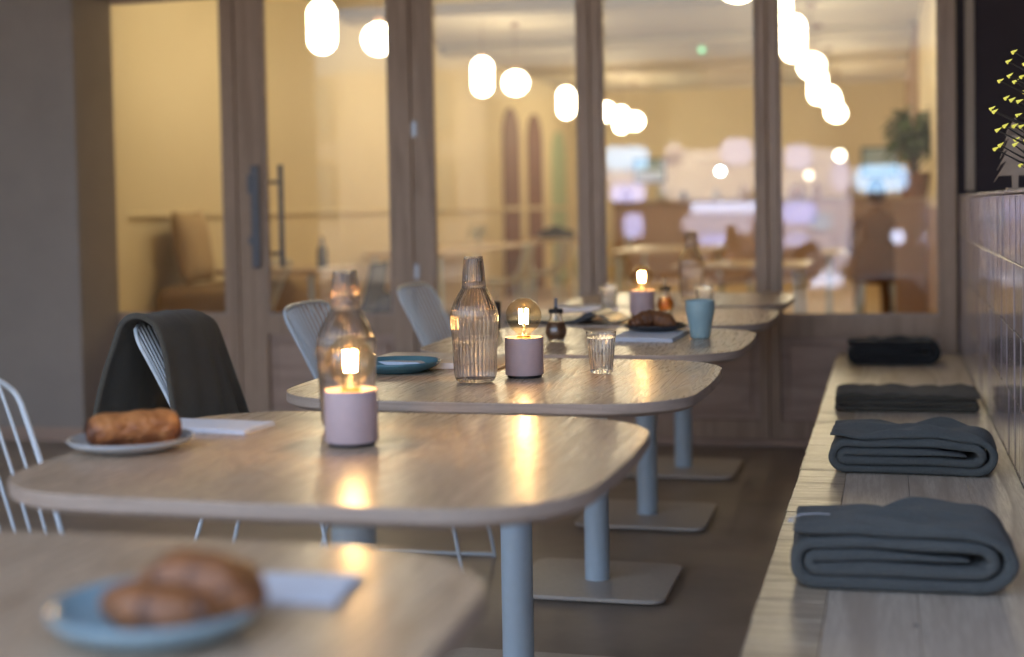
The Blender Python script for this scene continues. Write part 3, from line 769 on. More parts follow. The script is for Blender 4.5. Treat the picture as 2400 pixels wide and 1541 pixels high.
# ================================================================== PASTRIES
def pastry(name, label, cat, loc, rz, spine, rad, m, ridges=7, ridge=.10, flat=.85, part='crust', tilt=0):
    """spine: list of points, rad(t): radius; ridges wind round the spine like rolled dough"""
    t = thing(name, label, cat, loc, rz); sp = catmull(spine, 16); n = len(sp); bm = bmesh.new(); rings = []; seg = 48
    col = bm.verts.layers.float_color.new('crust')
    for i, p in enumerate(sp):
        s = i / (n - 1); a = sp[max(i - 1, 0)]; b_ = sp[min(i + 1, n - 1)]; tg = (b_ - a).normalized()
        sd = tg.cross(Vector((0, 0, 1))).normalized(); up = sd.cross(tg); ring = []
        for k in range(seg):
            th = 2 * PI * k / seg
            ph = (s * ridges + .20 * math.cos(th - .6) + .05 * noise.noise(Vector((s * 8, th, 2)))) % 1.0
            st = 1 - ridge * (1 - min(1, ph / .22)) ** 2 - ridge * .55 * ph
            lump = 1 + .05 * noise.noise(Vector((p.x * 60, math.cos(th) * 2, math.sin(th) * 2)))
            r_ = rad(s) * st * lump
            q = p + sd * math.cos(th) * r_ + up * math.sin(th) * r_ * flat
            if q.z < .001: q.z = .001 + (q.z - .001) * .15
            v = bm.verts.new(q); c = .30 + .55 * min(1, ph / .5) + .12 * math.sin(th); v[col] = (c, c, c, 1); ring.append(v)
        rings.append(ring)
    for a, b_ in zip(rings, rings[1:]):
        for k in range(seg): bm.faces.new((a[k], a[(k + 1) % seg], b_[(k + 1) % seg], b_[k]))
    bm.faces.new(rings[0][::-1]); bm.faces.new(rings[-1]); bmesh.ops.recalc_face_normals(bm, faces=bm.faces[:])
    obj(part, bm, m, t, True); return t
# pain au chocolat, a fat rolled bar with spiral ends
t = thing('pain_au_chocolat', 'golden brown pain au chocolat roll on the pale grey plate', 'pastry', (-1.250, 2.176, ZTB + .006), R(44))
bm = bmesh.new(); col = bm.verts.layers.float_color.new('crust'); rings = []; seg = 64; n = 70
for i in range(n):
    s = i / (n - 1); x = -.074 + .148 * s; e = min(s, 1 - s)
    ef = 1 if e > .13 else .70 + .30 * math.sqrt(max(0, 1 - (1 - e / .13) ** 2))
    bulge = 1 + .10 * math.sin(s * PI) + .07 * noise.noise(Vector((s * 4, 0, 0)))
    ring = []
    for k in range(seg):
        th = 2 * PI * k / seg
        ph = (th / (2 * PI) + .05 * s + .32) % 1.0
        step = 1 - .20 * (ph ** 3) - (.06 if .30 < ph < .34 else 0) - .05 * max(0, math.sin(ph * 40 + 3 * s)) ** 8 + .05 * noise.noise(Vector((s * 5 + 3, math.cos(th) * 1.5, math.sin(th) * 1.5))) + .04 * noise.noise(Vector((s * 14, math.cos(th) * 3, math.sin(th) * 3))) - .05 * abs(noise.noise(Vector((s * 5, math.cos(th) * 5 + 7, math.sin(th) * 5)))) - .035 * max(0, math.sin(s * 26 + 2.5 * math.sin(th * 2))) ** 6
        r_ = .0295 * ef * bulge * step
        y = math.cos(th) * r_ * 1.22; z = .027 + math.sin(th) * r_ * .98
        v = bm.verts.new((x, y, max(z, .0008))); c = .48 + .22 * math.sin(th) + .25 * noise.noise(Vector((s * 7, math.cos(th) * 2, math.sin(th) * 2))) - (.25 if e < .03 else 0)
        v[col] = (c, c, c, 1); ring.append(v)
    rings.append(ring)
for a, b_ in zip(rings, rings[1:]):
    for k in range(seg): bm.faces.new((a[k], a[(k + 1) % seg], b_[(k + 1) % seg], b_[k]))
bmesh.ops.recalc_face_normals(bm, faces=bm.faces[:])
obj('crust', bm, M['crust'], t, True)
for sgn in (-1, 1):   # spiral of dough layers on each end
    b = bmesh.new(); pts = []
    for k in range(70):
        a = k / 69 * 2 * PI * 2.6 + .4; r_ = .003 + .0170 * k / 69
        pts.append((sgn * (.0735 + .002 * (1 - k / 69)), math.cos(a) * r_ * 1.15, .0265 + math.sin(a) * r_ * .95))
    tube(b, pts, .0036, 8); obj('layered_end', b, M['crust'], t, True)
def crescent(a0, a1, r, zz=0.022, n=9, ell=1.0):
    return [(r * math.cos(R(a0 + (a1 - a0) * k / (n - 1))), r * ell * math.sin(R(a0 + (a1 - a0) * k / (n - 1))), zz) for k in range(n)]
bun = pastry('twisted_bun', 'blurred glossy brown bun on the pale blue plate nearest the camera', 'pastry', (-.648, 1.210, ZTB + .008), R(8),
       [(-.072, .004, .018), (-.052, -.012, .024), (-.025, -.030, .024), (.004, -.034, .022), (.030, -.022, .020), (.046, -.004, .018)],
       lambda s: .008 + .021 * math.sin(PI * min(max(s * .92 + .06, 0), 1)) ** .8, M['crust_bun'], 4, .20, .95, part='front_strand')
b2 = pastry('tmp_strand', 'x', 'x', (0, 0, 0), 0, [(-.046, .010, .026), (-.022, .004, .040), (.008, .004, .046), (.036, -.002, .040), (.056, -.012, .024), (.060, -.020, .014)],
       lambda s: .010 + .022 * math.sin(PI * min(max(s, 0), 1)) ** .8, M['crust_bun'], 4, .26, .95, part='back_strand')
o = kids(b2)[0]; o.parent = bun; bpy.data.objects.remove(b2)
b2 = pastry('tmp_strand', 'x', 'x', (0, 0, 0), 0, [(-.030, .030, .022), (.004, .034, .030), (.036, .030, .034), (.058, .012, .028), (.064, -.004, .016)],
       lambda s: .008 + .019 * math.sin(PI * min(max(s, 0), 1)) ** .8, M['crust_bun'], 4, .22, .95, part='rear_strand')
o = kids(b2)[0]; o.parent = bun; bpy.data.objects.remove(b2)
pastry('croissant', 'dark brown croissant on the black plate beside the teal mug', 'pastry', (-.703, 4.352, ZTB + .019), 0,
       [(-.064, -.026, .012), (-.052, -.010, .017), (-.030, .010, .024), (0, .020, .029), (.030, .010, .025), (.052, -.010, .017), (.060, -.030, .011)],
       lambda s: .012 + .021 * math.sin(PI * min(max(s, 0), 1)) ** .8 * (1 - .22 * math.exp(-((s - .55) / .10) ** 2)), M['crust_dark'], 7, .2, 1.02)

# ================================================================== NAPKINS, MAGAZINES
def napkin(label, loc, hx, hy, h, rz, layers=3):
    t = thing('folded_napkin', label, 'napkin', loc, rz); b = bmesh.new()
    for k in range(layers):
        d = .0012 * k
        vs = box(b, -hx + d, hx - d * .6, -hy + d * .4, hy - d, k * h / layers, (k + 1) * h / layers - .0003, bev=h / layers * .3)
    bmesh.ops.subdivide_edges(b, edges=[e for e in b.edges if e.calc_length() > .05], cuts=6, use_grid_fill=True)
    for v in b.verts: v.co.z += .002 * (v.co.z / h) * noise.noise(Vector((v.co.x * 14, v.co.y * 14, loc[0] * 9)))
    obj('paper_layers', b, M['paper'], t); return t
napkin('blurred white napkin beside the pale blue plate nearest the camera', (-.618, 1.375, ZTB), .072, .052, .006, R(5))
napkin('white folded napkin behind the pain au chocolat plate', (-1.222, 2.398, ZTB), .108, .058, .009, R(-4))
napkin('white napkin pad under the black croissant plate', (-.700, 4.27, ZTB), .098, .150, .0118, R(-2), 4)

def magazine(label, loc, rz, hw, hl, cover, spread, part='pages', side=None):
    """open magazine; spread(x) gives its height profile"""
    t = thing('open_magazine', label, 'magazine', loc, rz); b = bmesh.new(); NX, NY = 60, 10; top, bot = [], []
    for i in range(NX + 1):
        x = -hw + 2 * hw * i / NX; z1, z0 = spread(x / hw)
        top.append([b.verts.new((x, -hl + 2 * hl * j / NY, z1 + .0015 * noise.noise(Vector((x * 20, j * .4, 1))))) for j in range(NY + 1)])
        bot.append([b.verts.new((x, -hl + 2 * hl * j / NY, z0)) for j in range(NY + 1)])
    for i in range(NX):
        for j in range(NY):
            b.faces.new((top[i][j], top[i + 1][j], top[i + 1][j + 1], top[i][j + 1])).material_index = 0
            b.faces.new((bot[i][j], bot[i][j + 1], bot[i + 1][j + 1], bot[i + 1][j]))
        b.faces.new((bot[i][0], bot[i + 1][0], top[i + 1][0], top[i][0])).material_index = 1
        b.faces.new((bot[i][NY], top[i][NY], top[i + 1][NY], bot[i + 1][NY])).material_index = 1
    for j in range(NY):
        b.faces.new((bot[0][j], top[0][j], top[0][j + 1], bot[0][j + 1])).material_index = 1
        b.faces.new((bot[NX][j], bot[NX][j + 1], top[NX][j + 1], top[NX][j])).material_index = 1
    bmesh.ops.recalc_face_normals(b, faces=b.faces[:])
    obj(part, b, [cover, side or M['paper']], t, True, 40); return t
magazine('cream magazine lying between the petrol blue plate and the sharp carafe', (-1.115, 3.50, ZTB), R(-4), .185, .115, M['mag'],
         lambda u: (.016 - .006 * math.exp(-((u + .02) * 14) ** 2) + .004 * max(0, u - .5) - (.011 * max(0, (u - .72) / .28) ** 1.6), .0005 + .001 * abs(u)))
magazine('dark blue magazine lying half open behind the syrup dispenser', (-1.075, 4.86, ZTB), R(-3), .205, .115, M['mag_blue'],
         lambda u: ((.010 + .032 * math.exp(-((u - .48) / .20) ** 2)) if u > -.1 else .010, (.0005 + .030 * math.exp(-((u - .62) / .24) ** 2) * (1 if u > .2 else 0)) if u < .97 else .002), side=M['black'])
t = magazine('loose stack of grey newspaper pages at the back of the lamp table', (-1.13, 5.42, ZTB), R(12), .12, .10, M['paper'],
             lambda u: (.010 + .007 * math.sin(u * 3 + 1) ** 2, .0005))

# ================================================================== LEDGE DECORATIONS
def fir_cutout(label, loc, h, wd):
    t = thing('wooden_fir_cutout', label, 'ornament', loc, R(4)); pts = [(.0, h)]
    lv = 5
    R_ = []
    for k in range(lv):
        z1 = h - h * .80 * (k + .85) / lv - .01; ww = wd * (.30 + .70 * (k + 1) / lv); R_ += [(ww, z1 - .012), (ww * .80, z1 + .004), (ww * .42, z1 + .016)]
    R_[-1] = (wd * .16, h * .20)
    right = R_ + [(wd * .13, 0)]
    pts = [(0, h)] + right + [(-x, z) for x, z in right[::-1]]
    bm = bmesh.new(); f = bm.faces.new([bm.verts.new((x, 0, z)) for x, z in pts])
    r = bmesh.ops.extrude_face_region(bm, geom=[f]); bmesh.ops.translate(bm, verts=[v for v in r['geom'] if isinstance(v, bmesh.types.BMVert)], vec=(0, .008, 0))
    bmesh.ops.recalc_face_normals(bm, faces=bm.faces[:]); obj('fir_shape', bm, M['cutwood'], t)
    obj('stand', bx(-wd * .4, wd * .4, -.015, .022, 0, .006), M['cutwood'], t)
fir_cutout('raw wooden fir tree cutout standing on the tiled ledge', (.345, 4.18, 1.168), .20, .056)
t = thing('twig_light_tree', 'dark twig tree with tiny warm lights on the tiled ledge', 'light tree', (.338, 3.40, 1.168))
b = lathe([(0, 0), (.035, 0), (.035, .008), (0, .012)], 24); obj('foot', b, M['twig'], t)
b = bmesh.new(); tube(b, [(0, 0, .005), (.003, 0, .2), (0, .002, .42)], lambda s: .006 - .004 * s, 8)
rnd = random.Random(11); leds = [Vector(q) for q in [(-0.059, 0.015, 0.306), (-0.07, 0.029, 0.286), (-0.067, 0.035, 0.254), (-0.086, 0.053, 0.245), (-0.056, 0.029, 0.24), (-0.073, 0.051, 0.205), (-0.07, -0.057, 0.193), (-0.05, -0.004, 0.193), (-0.105, 0.053, 0.182), (-0.101, 0.018, 0.173), (-0.048, 0.048, 0.165), (-0.083, -0.046, 0.137), (-0.096, -0.004, 0.13), (-0.062, -0.03, 0.137), (-0.045, 0.005, 0.137), (-0.056, 0.009, 0.108), (-0.064, -0.058, 0.094), (-0.092, -0.034, 0.095), (-0.102, -0.026, 0.087), (-0.042, 0.05, 0.051), (-0.04, 0.032, 0.251), (-0.04, -0.041, 0.273), (-0.035, 0.036, 0.217), (-0.039, -0.043, 0.103)]]
for k in range(14):
    leds.append(Vector((rnd.uniform(.01, .11) * (1 - k / 20), rnd.uniform(-.05, .05), .08 + .021 * k)))
for q in leds:
    z = max(.03, q.z - .45 * math.hypot(q.x, q.y)); p0 = Vector((0, 0, z)); tube(b, [p0, (p0 + q) / 2 + Vector((0, 0, -.005)), q], lambda s: .0034 - .0021 * s, 6)
obj('twigs', b, M['twig'], t, True)
for q in leds:
    b = bmesh.new(); d = Vector((rnd.uniform(.6, 1), rnd.uniform(-.4, .4), rnd.uniform(.35, .6))).normalized(); s = d.orthogonal().normalized(); u = d.cross(s)
    tip = b.verts.new(q + d * .012); rg = [b.verts.new(q - d * .004 + (s * math.cos(a) + u * math.sin(a)) * .0048) for a in (0, 1.26, 2.51, 3.77, 5.03)]
    for i in range(5): b.faces.new((tip, rg[i], rg[(i + 1) % 5]))
    b.faces.new(rg[::-1]); obj('led_light', b, M['led'], t)

# ================================================================== RESTAURANT INTERIOR
def pendant(kind, loc, label, m):
    """loc = centre of the globe"""
    t = thing('pendant_lamp', label, 'pendant lamp', loc, 0, 'opal glass pendant lamps')
    if kind == 'capsule':
        r, h = .088, .17; pr = [(r * math.sin(R(a)), -h + .0 + (r * .0) - r * 0 + (h - r) * 0 - 0 + 0) for a in ()]
        pr = [(r * math.sin(R(a)), -(h - r) - r * math.cos(R(a))) for a in range(0, 91, 10)] + [(r * math.cos(R(a)), (h - r) + r * math.sin(R(a))) for a in range(0, 90, 10)] + [(0, h)]
        top = h
    else:
        r = .118; pr = [(r * math.sin(R(a)), -r * math.cos(R(a)) * .95) for a in range(0, 181, 9)]; top = r * .95
    obj('glass_globe', lathe(pr, 32), m, t, True)
    b = lathe([(.012, top - .008), (.03, top - .004), (.03, top + .035), (.006, top + .045), (.0, top + .045)], 20); obj('cap', b, M['wainscot'], t, True, 40)
    b = bmesh.new(); tube(b, [(0, 0, top + .04), (0, 0, 2.955 - loc[2])], .004, 6); obj('cord', b, M['wainscot'], t)
    b = lathe([(0, 2.93 - loc[2]), (.045, 2.935 - loc[2]), (.05, 2.969 - loc[2])], 20); obj('ceiling_rose', b, M['wainscot'], t)
rowA = [('capsule', 8.70), ('globe', 9.78), ('capsule', 12.5), ('globe', 13.7), ('capsule', 16.0), ('globe', 18.35), ('capsule', 19.5), ('globe', 20.6)]
nmA = ['capsule pendant lamp seen at the top of the handled door', 'globe pendant lamp cut off by the stile of the handled door', 'capsule pendant lamp left of the round one in the middle pane',
       'globe pendant lamp in the middle pane between two capsules', 'capsule pendant lamp at the right edge of the middle pane', 'globe pendant lamp just right of the mullion in the left row',
       'capsule pendant lamp in the far left row before the last', 'last globe pendant lamp at the end of the left row']
for (k, y), l in zip(rowA, nmA): pendant(k, (-3.55, y, 2.345 if k == 'capsule' else 2.385), l, M['globe'])
rowB = [('globe', 7.9, -.78, 2.36), ('capsule', 9.5, -.68, 2.40), ('capsule', 10.75, -.66, 2.36), ('globe', 13.4, -.66, 2.40), ('capsule', 15.0, -.68, 2.34), ('globe', 17.3, -.66, 2.40), ('capsule', 18.8, -.66, 2.38), ('globe', 20.2, -.66, 2.38)]
nmB = ['globe pendant lamp at the top edge left of the last mullion', 'capsule pendant lamp at the very top of the rightmost pane', 'large capsule pendant lamp nearest in the rightmost pane',
       'globe pendant lamp below the big capsule in the rightmost pane', 'capsule pendant lamp in the middle of the right row', 'globe pendant lamp in the far part of the right row',
       'capsule pendant lamp before the end of the right row', 'lowest globe pendant lamp at the end of the right row']
for (k, y, x, z), l in zip(rowB, nmB): pendant(k, (x, y, z), l, M['globe2'])

def small_lamp(name, label, cat, loc, r, col, st):
    t = thing(name, label, cat, loc); b = bmesh.new(); sphere(b, (0, 0, 0), r, seg=16); obj('glow', b, emit(name + '_glow', col, st), t, True)
    b = bmesh.new(); box(b, -r * 1.2, r * 1.2, r * .9, r * 1.5, -r * 1.2, r * 1.2, bev=r * .2); obj('bracket', b, M['black'], t)
small_lamp('exit_indicator', 'small green indicator light hanging below the restaurant ceiling', 'indicator light', (-1.74, 14, 2.66), .028, (.15, 1, .45), .12)
small_lamp('spot_lamp', 'bright cool white spot lamp on the far cream wall', 'wall lamp', (-2.43, 21.6, 1.65), .045, (.75, 1, .95), 4)
small_lamp('wall_lamp', 'warm wall lamp on the far wall, upper of two right of the mullion', 'wall lamp', (-.67, 21.6, 1.84), .07, (1, .85, .6), 1)
small_lamp('wall_lamp', 'warm dim wall lamp on the far wall, lower left of the pair', 'wall lamp', (-1.12, 21.6, 1.56), .06, (1, .8, .55), .35)

# banquette, cushion, tables, chairs, bits on tables
t = thing('banquette', 'brown upholstered banquette against the cream wall behind the leftmost door', 'sofa', (-4.45, 9.6, 0))
obj('seat_cushion', bx(-.30, .30, -1.05, 1.3, .40, .66, bev=.09, seg=4), M['brown_fabric'], t, True); obj('plinth', bx(-.28, .26, -.98, 1.25, 0, .398, bev=.01), M['panel_wood'], t)
t = thing('throw_cushion', 'square beige cushion leaning on the wall above the banquette', 'cushion', (-4.60, 8.95, .665), R(8))
b = bmesh.new()
r_ = bmesh.ops.create_grid(b, x_segments=16, y_segments=16, size=1)
vs = b.verts[:]
for sgn in (1,):
    pass
bm2 = bmesh.new(); NN = 16; fr, bk = [], []
for i in range(NN + 1):
    a, c = [], []
    for j in range(NN + 1):
        u = -1 + 2 * i / NN; v = -1 + 2 * j / NN; k = (1 - u ** 4) * (1 - v ** 4); pin = 1 - .06 * (1 - u * u) * abs(v) ** 2 - .06 * (1 - v * v) * abs(u) ** 2
        y = u * .29 * pin; z = .25 + v * .25 * pin
        a.append(bm2.verts.new((.075 * k ** .6 - z * .16, y, z))); c.append(a[-1] if k == 0 else bm2.verts.new((-.075 * k ** .6 - z * .16, y, z)))
    fr.append(a); bk.append(c)
for g in (fr, bk):
    for i in range(NN):
        for j in range(NN):
            q = (g[i][j], g[i + 1][j], g[i + 1][j + 1], g[i][j + 1])
            try: bm2.faces.new(q if g is fr else q[::-1])
            except ValueError: pass
b.free(); obj('cushion_cover', bm2, M['beige_fabric'], t, True)

def dining_table(label, x, y, lx, ly, z=.76):
    t = thing('dining_table', label, 'table', (x, y, 0), 0, 'oak tables inside the restaurant')
    obj('table_top', bx(-lx / 2, lx / 2, -ly / 2, ly / 2, z - .035, z, bev=.006), M['oak'], t)
    for sx in (-1, 1):
        for sy in (-1, 1):
            b = bmesh.new(); tube(b, [(sx * (lx / 2 - .06), sy * (ly / 2 - .06), 0), (sx * (lx / 2 - .08), sy * (ly / 2 - .08), z - .036)], .018, 10); obj('leg', b, M['leg_paint'], t)
dining_table('oak restaurant table behind the handled door next to a dark chair', -4.05, 9.2, .75, .75)
dining_table('long oak restaurant table along the cream wall seen in two panes', -4.30, 14.2, .8, 3.6, .75)
dining_table('far oak restaurant table near the arches', -4.1, 18.3, .8, 2.0, .75)
dining_table('pale restaurant table behind the last mullion', -.95, 9.8, .9, .9, .74)
dining_table('oak restaurant table in the middle distance of the fourth pane', -2.0, 13.5, .9, 1.6, .74)
def shell_chair(label, x, y, rz, m):
    t = thing('shell_chair', label, 'chair', (x, y, 0), rz, 'shell chairs inside the restaurant'); b = bmesh.new(); g = []
    pr = catmull([(.22, 0, .44), (.1, 0, .425), (-.10, 0, .44), (-.2, 0, .52), (-.245, 0, .66), (-.27, 0, .80)], 5)
    for p in pr:
        g.append([b.verts.new((p.x + .05 * (u / 6) ** 2 * (p.z > .46), u / 6 * .22 * (1 - .15 * max(0, p.z - .6) / .2), p.z + .035 * (u / 6) ** 2 * (p.z < .5))) for u in range(-6, 7)])
    for a, c in zip(g, g[1:]):
        for k in range(12): b.faces.new((a[k], a[k + 1], c[k + 1], c[k]))
    o = obj('seat_shell', b, m, t, True); o.modifiers.new('s', 'SOLIDIFY').thickness = .014
    for sx in (-1, 1):
        for sy in (-1, 1):
            b = bmesh.new(); tube(b, [(sx * .12, sy * .12, .43), (sx * .2, sy * .2, 0)], .011, 8); obj('leg', b, M['leg_paint'], t)
shell_chair('dark shell chair beside the restaurant table behind the handled door', -3.50, 8.9, R(185), M['denim'])
shell_chair('pale shell chair at the long restaurant table', -3.55, 13.2, R(180), M['grey_glaze'])
shell_chair('pale shell chair at the far end of the long restaurant table', -3.55, 14.8, R(180), M['grey_glaze'])
shell_chair('white shell chair near the arches', -3.4, 17.9, R(180), M['grey_glaze'])
shell_chair('brown shell chair in the middle distance of the fourth pane', -1.35, 13.2, R(180), M['wainscot'])
for nm, lb, x, y, z, sx, sy, sz in (('knit_throw', 'dark heap of knitted throw on a chair behind the handled door', -3.28, 9.0, .45, .13, .13, .135),
                                   ('knit_throw', 'dark blue heap of throws on the far restaurant table by the arches', -4.18, 18.1, .752, .24, .2, .13)):
    t = thing(nm, lb, 'throw', (x, y, z)); b = bmesh.new(); r = bmesh.ops.create_icosphere(b, subdivisions=4, radius=1)
    for v in b.verts:
        q = v.co.copy(); k = 1 + .25 * noise.noise(q * 2.2 + Vector((x, 0, 0))); v.co = Vector((q.x * sx * k, q.y * sy * k, max(q.z, -.1) * sz * k + .1 * sz))
    obj('knit', b, M['denim'], t, True)
t = thing('side_stool', 'low round stool with the throw on it behind the handled door', 'stool', (-3.28, 9.0, 0)); obj('seat', lathe([(0, .41), (.17, .41), (.175, .43), (.17, .448), (0, .449)], 32), M['panel_wood'], t)
for k in range(3):
    b = bmesh.new(); a = k * 2.1; tube(b, [(.1 * math.cos(a), .1 * math.sin(a), .41), (.16 * math.cos(a), .16 * math.sin(a), 0)], .014, 8); obj('leg', b, M['panel_wood'], t)
t = thing('dark_bottle', 'slim dark bottle on the restaurant table behind the handled door', 'bottle', (-3.75, 9.1, .761)); obj('glass_body', lathe([(0, 0), (.035, 0), (.036, .005), (.036, .12), (.013, .16), (.012, .21), (0, .212)], 24), M['black_gloss'], t, True, 40)
c = dup(ch, (-4.02, 8.25, 0), R(170), 'wire chair inside the restaurant in front of the banquette')

def leafy(name, label, cat, loc, rad, n, leafl, pot=True, zc=.4, seed=1, squash=1.2):
    t = thing(name, label, cat, loc); rnd = random.Random(seed)
    if pot:
        obj('pot', lathe([(0, 0), (.09, 0), (.12, .18), (.125, .19), (.11, .19), (.105, .16), (0, .16)], 28), M['soil_pot'], t, True, 40)
    st = bmesh.new(); lf = bmesh.new()
    for k in range(n):
        a = rnd.uniform(0, 2 * PI); e = rnd.uniform(-.5, 1.3); rr = rad * rnd.uniform(.3, 1)
        c = Vector((math.cos(a) * math.cos(e) * rr, math.sin(a) * math.cos(e) * rr, zc + math.sin(e) * rr * squash))
        if k % 6 == 0: tube(st, catmull([(0, 0, .16 if pot else 0), (c.x * .3, c.y * .3, c.z * .7), tuple(c)], 4), .004, 5)
        d = Vector((math.cos(a), math.sin(a), rnd.uniform(-.9, .5))).normalized(); s = d.cross(Vector((rnd.uniform(-.3, .3), rnd.uniform(-.3, .3), 1))).normalized(); l = leafl * rnd.uniform(.6, 1.3)
        nrm = s.cross(d)
        v = [lf.verts.new(c), lf.verts.new(c + d * l * .45 + s * l * .2 + nrm * l * .05), lf.verts.new(c + d * l - nrm * l * .1), lf.verts.new(c + d * l * .45 - s * l * .2 + nrm * l * .05)]
        lf.faces.new(v)
    obj('stems', st, M['twig'], t); obj('leaves', lf, M['leaf'], t)
leafy('potted_plant', 'bushy green plant on the counter in the rightmost pane', 'plant', (.20, 11.2, 1.17), .17, 420, .11, True, .42, 5, 1.7)
leafy('potted_plant', 'tiny potted plant on the long restaurant table', 'plant', (-4.4, 15.2, .752), .09, 60, .06, False, .12, 6)
t = thing('plant_counter', 'rosy brown counter under the bushy plant in the rightmost pane', 'counter', (.12, 12.2, 0)); obj('cabinet', bx(-.06, .165, -1.2, -.4, 0, 1.14), M['wainscot'], t); obj('counter_top', bx(-.08, .166, -1.22, -.38, 1.142, 1.168, bev=.004), M['frame_wood'], t)

# framed pictures and shelf goods on the far wall
for x, z, ww, hh, lb in ((-3.6, 1.7, .5, .38, 'blue grey picture left of the spot lamp on the far wall'), (-.1, 1.75, .55, .45, 'dark framed picture beside the plant on the far wall')):
    t = thing('framed_picture', lb, 'picture', (x, 22.235, z), 0, 'pictures on the far wall'); b = bmesh.new()
    box(b, -ww / 2, ww / 2, -.03, .0, -hh / 2, -hh / 2 + .03); box(b, -ww / 2, ww / 2, -.03, .0, hh / 2 - .03, hh / 2); box(b, -ww / 2, -ww / 2 + .03, -.03, 0, -hh / 2 + .03, hh / 2 - .03); box(b, ww / 2 - .03, ww / 2, -.03, 0, -hh / 2 + .03, hh / 2 - .03)
    obj('frame', b, M['black'], t); obj('canvas', bx(-ww / 2 + .03, ww / 2 - .03, -.015, -.002, -hh / 2 + .03, hh / 2 - .03), noisy('blue_canvas', (.25, .42, .55), (.5, .6, .68), 3, .6), t)
rnd = random.Random(21)
for k in range(9):
    x = -3.9 + .42 * k + rnd.uniform(-.1, .1); h = rnd.uniform(.10, .26); r0 = rnd.uniform(.05, .12)
    t = thing('ledge_jar', ['squat', 'tall', 'round', 'small', 'wide', 'narrow', 'low', 'big', 'slim'][k] + ' jar on the far ledge, number %s from the left' % ['one', 'two', 'three', 'four', 'five', 'six', 'seven', 'eight', 'nine'][k], 'jar', (x, 22.14, 1.2305), 0, 'jars along the far ledge')
    obj('jar_body', lathe([(0, 0), (r0 * .8, 0), (r0, h * .3), (r0 * .9, h * .7), (r0 * .5, h * .85), (r0 * .5, h), (0, h)], 20), rnd.choice([M['wainscot'], M['grey_glaze'], M['black_gloss'], M['beige_fabric']]), t, True, 50)

# ------------------------------------------------------------------ added seated figure in place of a silhouette mirrored in the glass
def person_seated(loc, rz, label):
    t = thing('person', label, 'person', loc, rz)
    def skin(name, pts, edges, m, parent, sub=2):
        me = bpy.data.meshes.new(name); me.from_pydata([p[:3] for p in pts], edges, []); o = bpy.data.objects.new(name, me); COL.objects.link(o)
        o.modifiers.new('skin', 'SKIN').use_smooth_shade = True
        for i, p in enumerate(pts):
            r = p[3]; me.skin_vertices[0].data[i].radius = r if isinstance(r, tuple) else (r, r)
        me.skin_vertices[0].data[0].use_root = True
        s = o.modifiers.new('sub', 'SUBSURF'); s.levels = sub; s.render_levels = sub
        me.materials.append(m); o.parent = parent; return o
    # person faces +Y, hips at z .50
    P_ = [(0, 0, .52, (.17, .13)), (0, -.02, .68, (.15, .115)), (0, -.02, .84, (.165, .12)), (0, 0, .98, (.15, .10)), (0, .015, 1.07, (.058, .058)), (0, .03, 1.12, (.055, .055)),
          (.19, .0, .99, .062), (.245, .03, .76, .048), (.20, .24, .70, .038), (.17, .30, .70, .032),
          (-.19, .0, .99, .062), (-.245, .03, .76, .048), (-.20, .24, .70, .038), (-.17, .30, .70, .032),
          (.10, .12, .52, .085), (.12, .42, .53, .065), (.12, .43, .10, .045), (.12, .52, .045, .038),
          (-.10, .12, .52, .085), (-.12, .42, .53, .065), (-.12, .43, .10, .045), (-.12, .52, .045, .038)]
    E_ = [(0, 1), (1, 2), (2, 3), (3, 4), (4, 5), (3, 6), (6, 7), (7, 8), (8, 9), (3, 10), (10, 11), (11, 12), (12, 13), (0, 14), (14, 15), (15, 16), (16, 17), (0, 18), (18, 19), (19, 20), (20, 21)]
    skin('body', P_, E_, M['person_brown'], t)
    b = bmesh.new(); bmesh.ops.create_uvsphere(b, u_segments=32, v_segments=24, radius=1)
    for v in b.verts:
        q = v.co; y = q.y * .098; x = q.x * .074 * (1 - .18 * max(0, -q.z)); z = q.z * .118
        if q.y > .75 and abs(q.x) < .25 and -.25 < q.z < .15: y += .018 * (1 - abs(q.x) / .25)
        if q.y > .5 and -.12 < q.z < .25 and .2 < abs(q.x) < .5: y -= .007
        v.co = (x, y + .035, z + 1.215)
    for s_ in (-1, 1): sphere(b, (s_ * .074, .03, 1.205), .012, .02, .03, 12)
    obj('head', b, M['skin'], t, True)
    b = bmesh.new(); bmesh.ops.create_uvsphere(b, u_segments=32, v_segments=24, radius=1)
    for v in b.verts:
        q = v.co.copy(); k = 1 + .05 * noise.noise(q * 6)
        v.co = (q.x * .083 * k, q.y * .1 * k + .018, max(q.z, -.75 if q.y < .1 else .25 * 1) * .125 * k + 1.232)
    obj('hair', b, M['hair'], t, True)
    for s_ in (-1, 1):   # hands resting ahead
        base = Vector((s_ * .165, .33, .70)); b = bmesh.new(); sphere(b, base, .038, .045, .016, 16)
        for f in range(4):
            x0 = base.x + (-.027 + .018 * f); ln = (.052, .062, .066, .056)[f]
            tube(b, catmull([(x0, base.y + .03, .702), (x0, base.y + .03 + ln * .6, .708), (x0, base.y + .03 + ln, .698)], 3), lambda s: .0088 - .002 * s, 8)
        tube(b, catmull([(base.x - s_ * .03, base.y - .005, .70), (base.x - s_ * .052, base.y + .02, .70), (base.x - s_ * .055, base.y + .045, .698)], 3), lambda s: .0105 - .003 * s, 8)
        obj('hand', b, M['skin'], t, True)
    return t
person_seated((-.09, 13.0, 0), R(6), 'added seated figure in brown standing in for a silhouette mirrored in the glass')
shell_chair('brown shell chair under the added seated figure', -.09, 13.02, R(96), M['person_brown'])  # same brown as the figure, to fill out the mirrored silhouette
dining_table('restaurant table in front of the added seated figure', -.25, 13.75, .7, .7, .685)

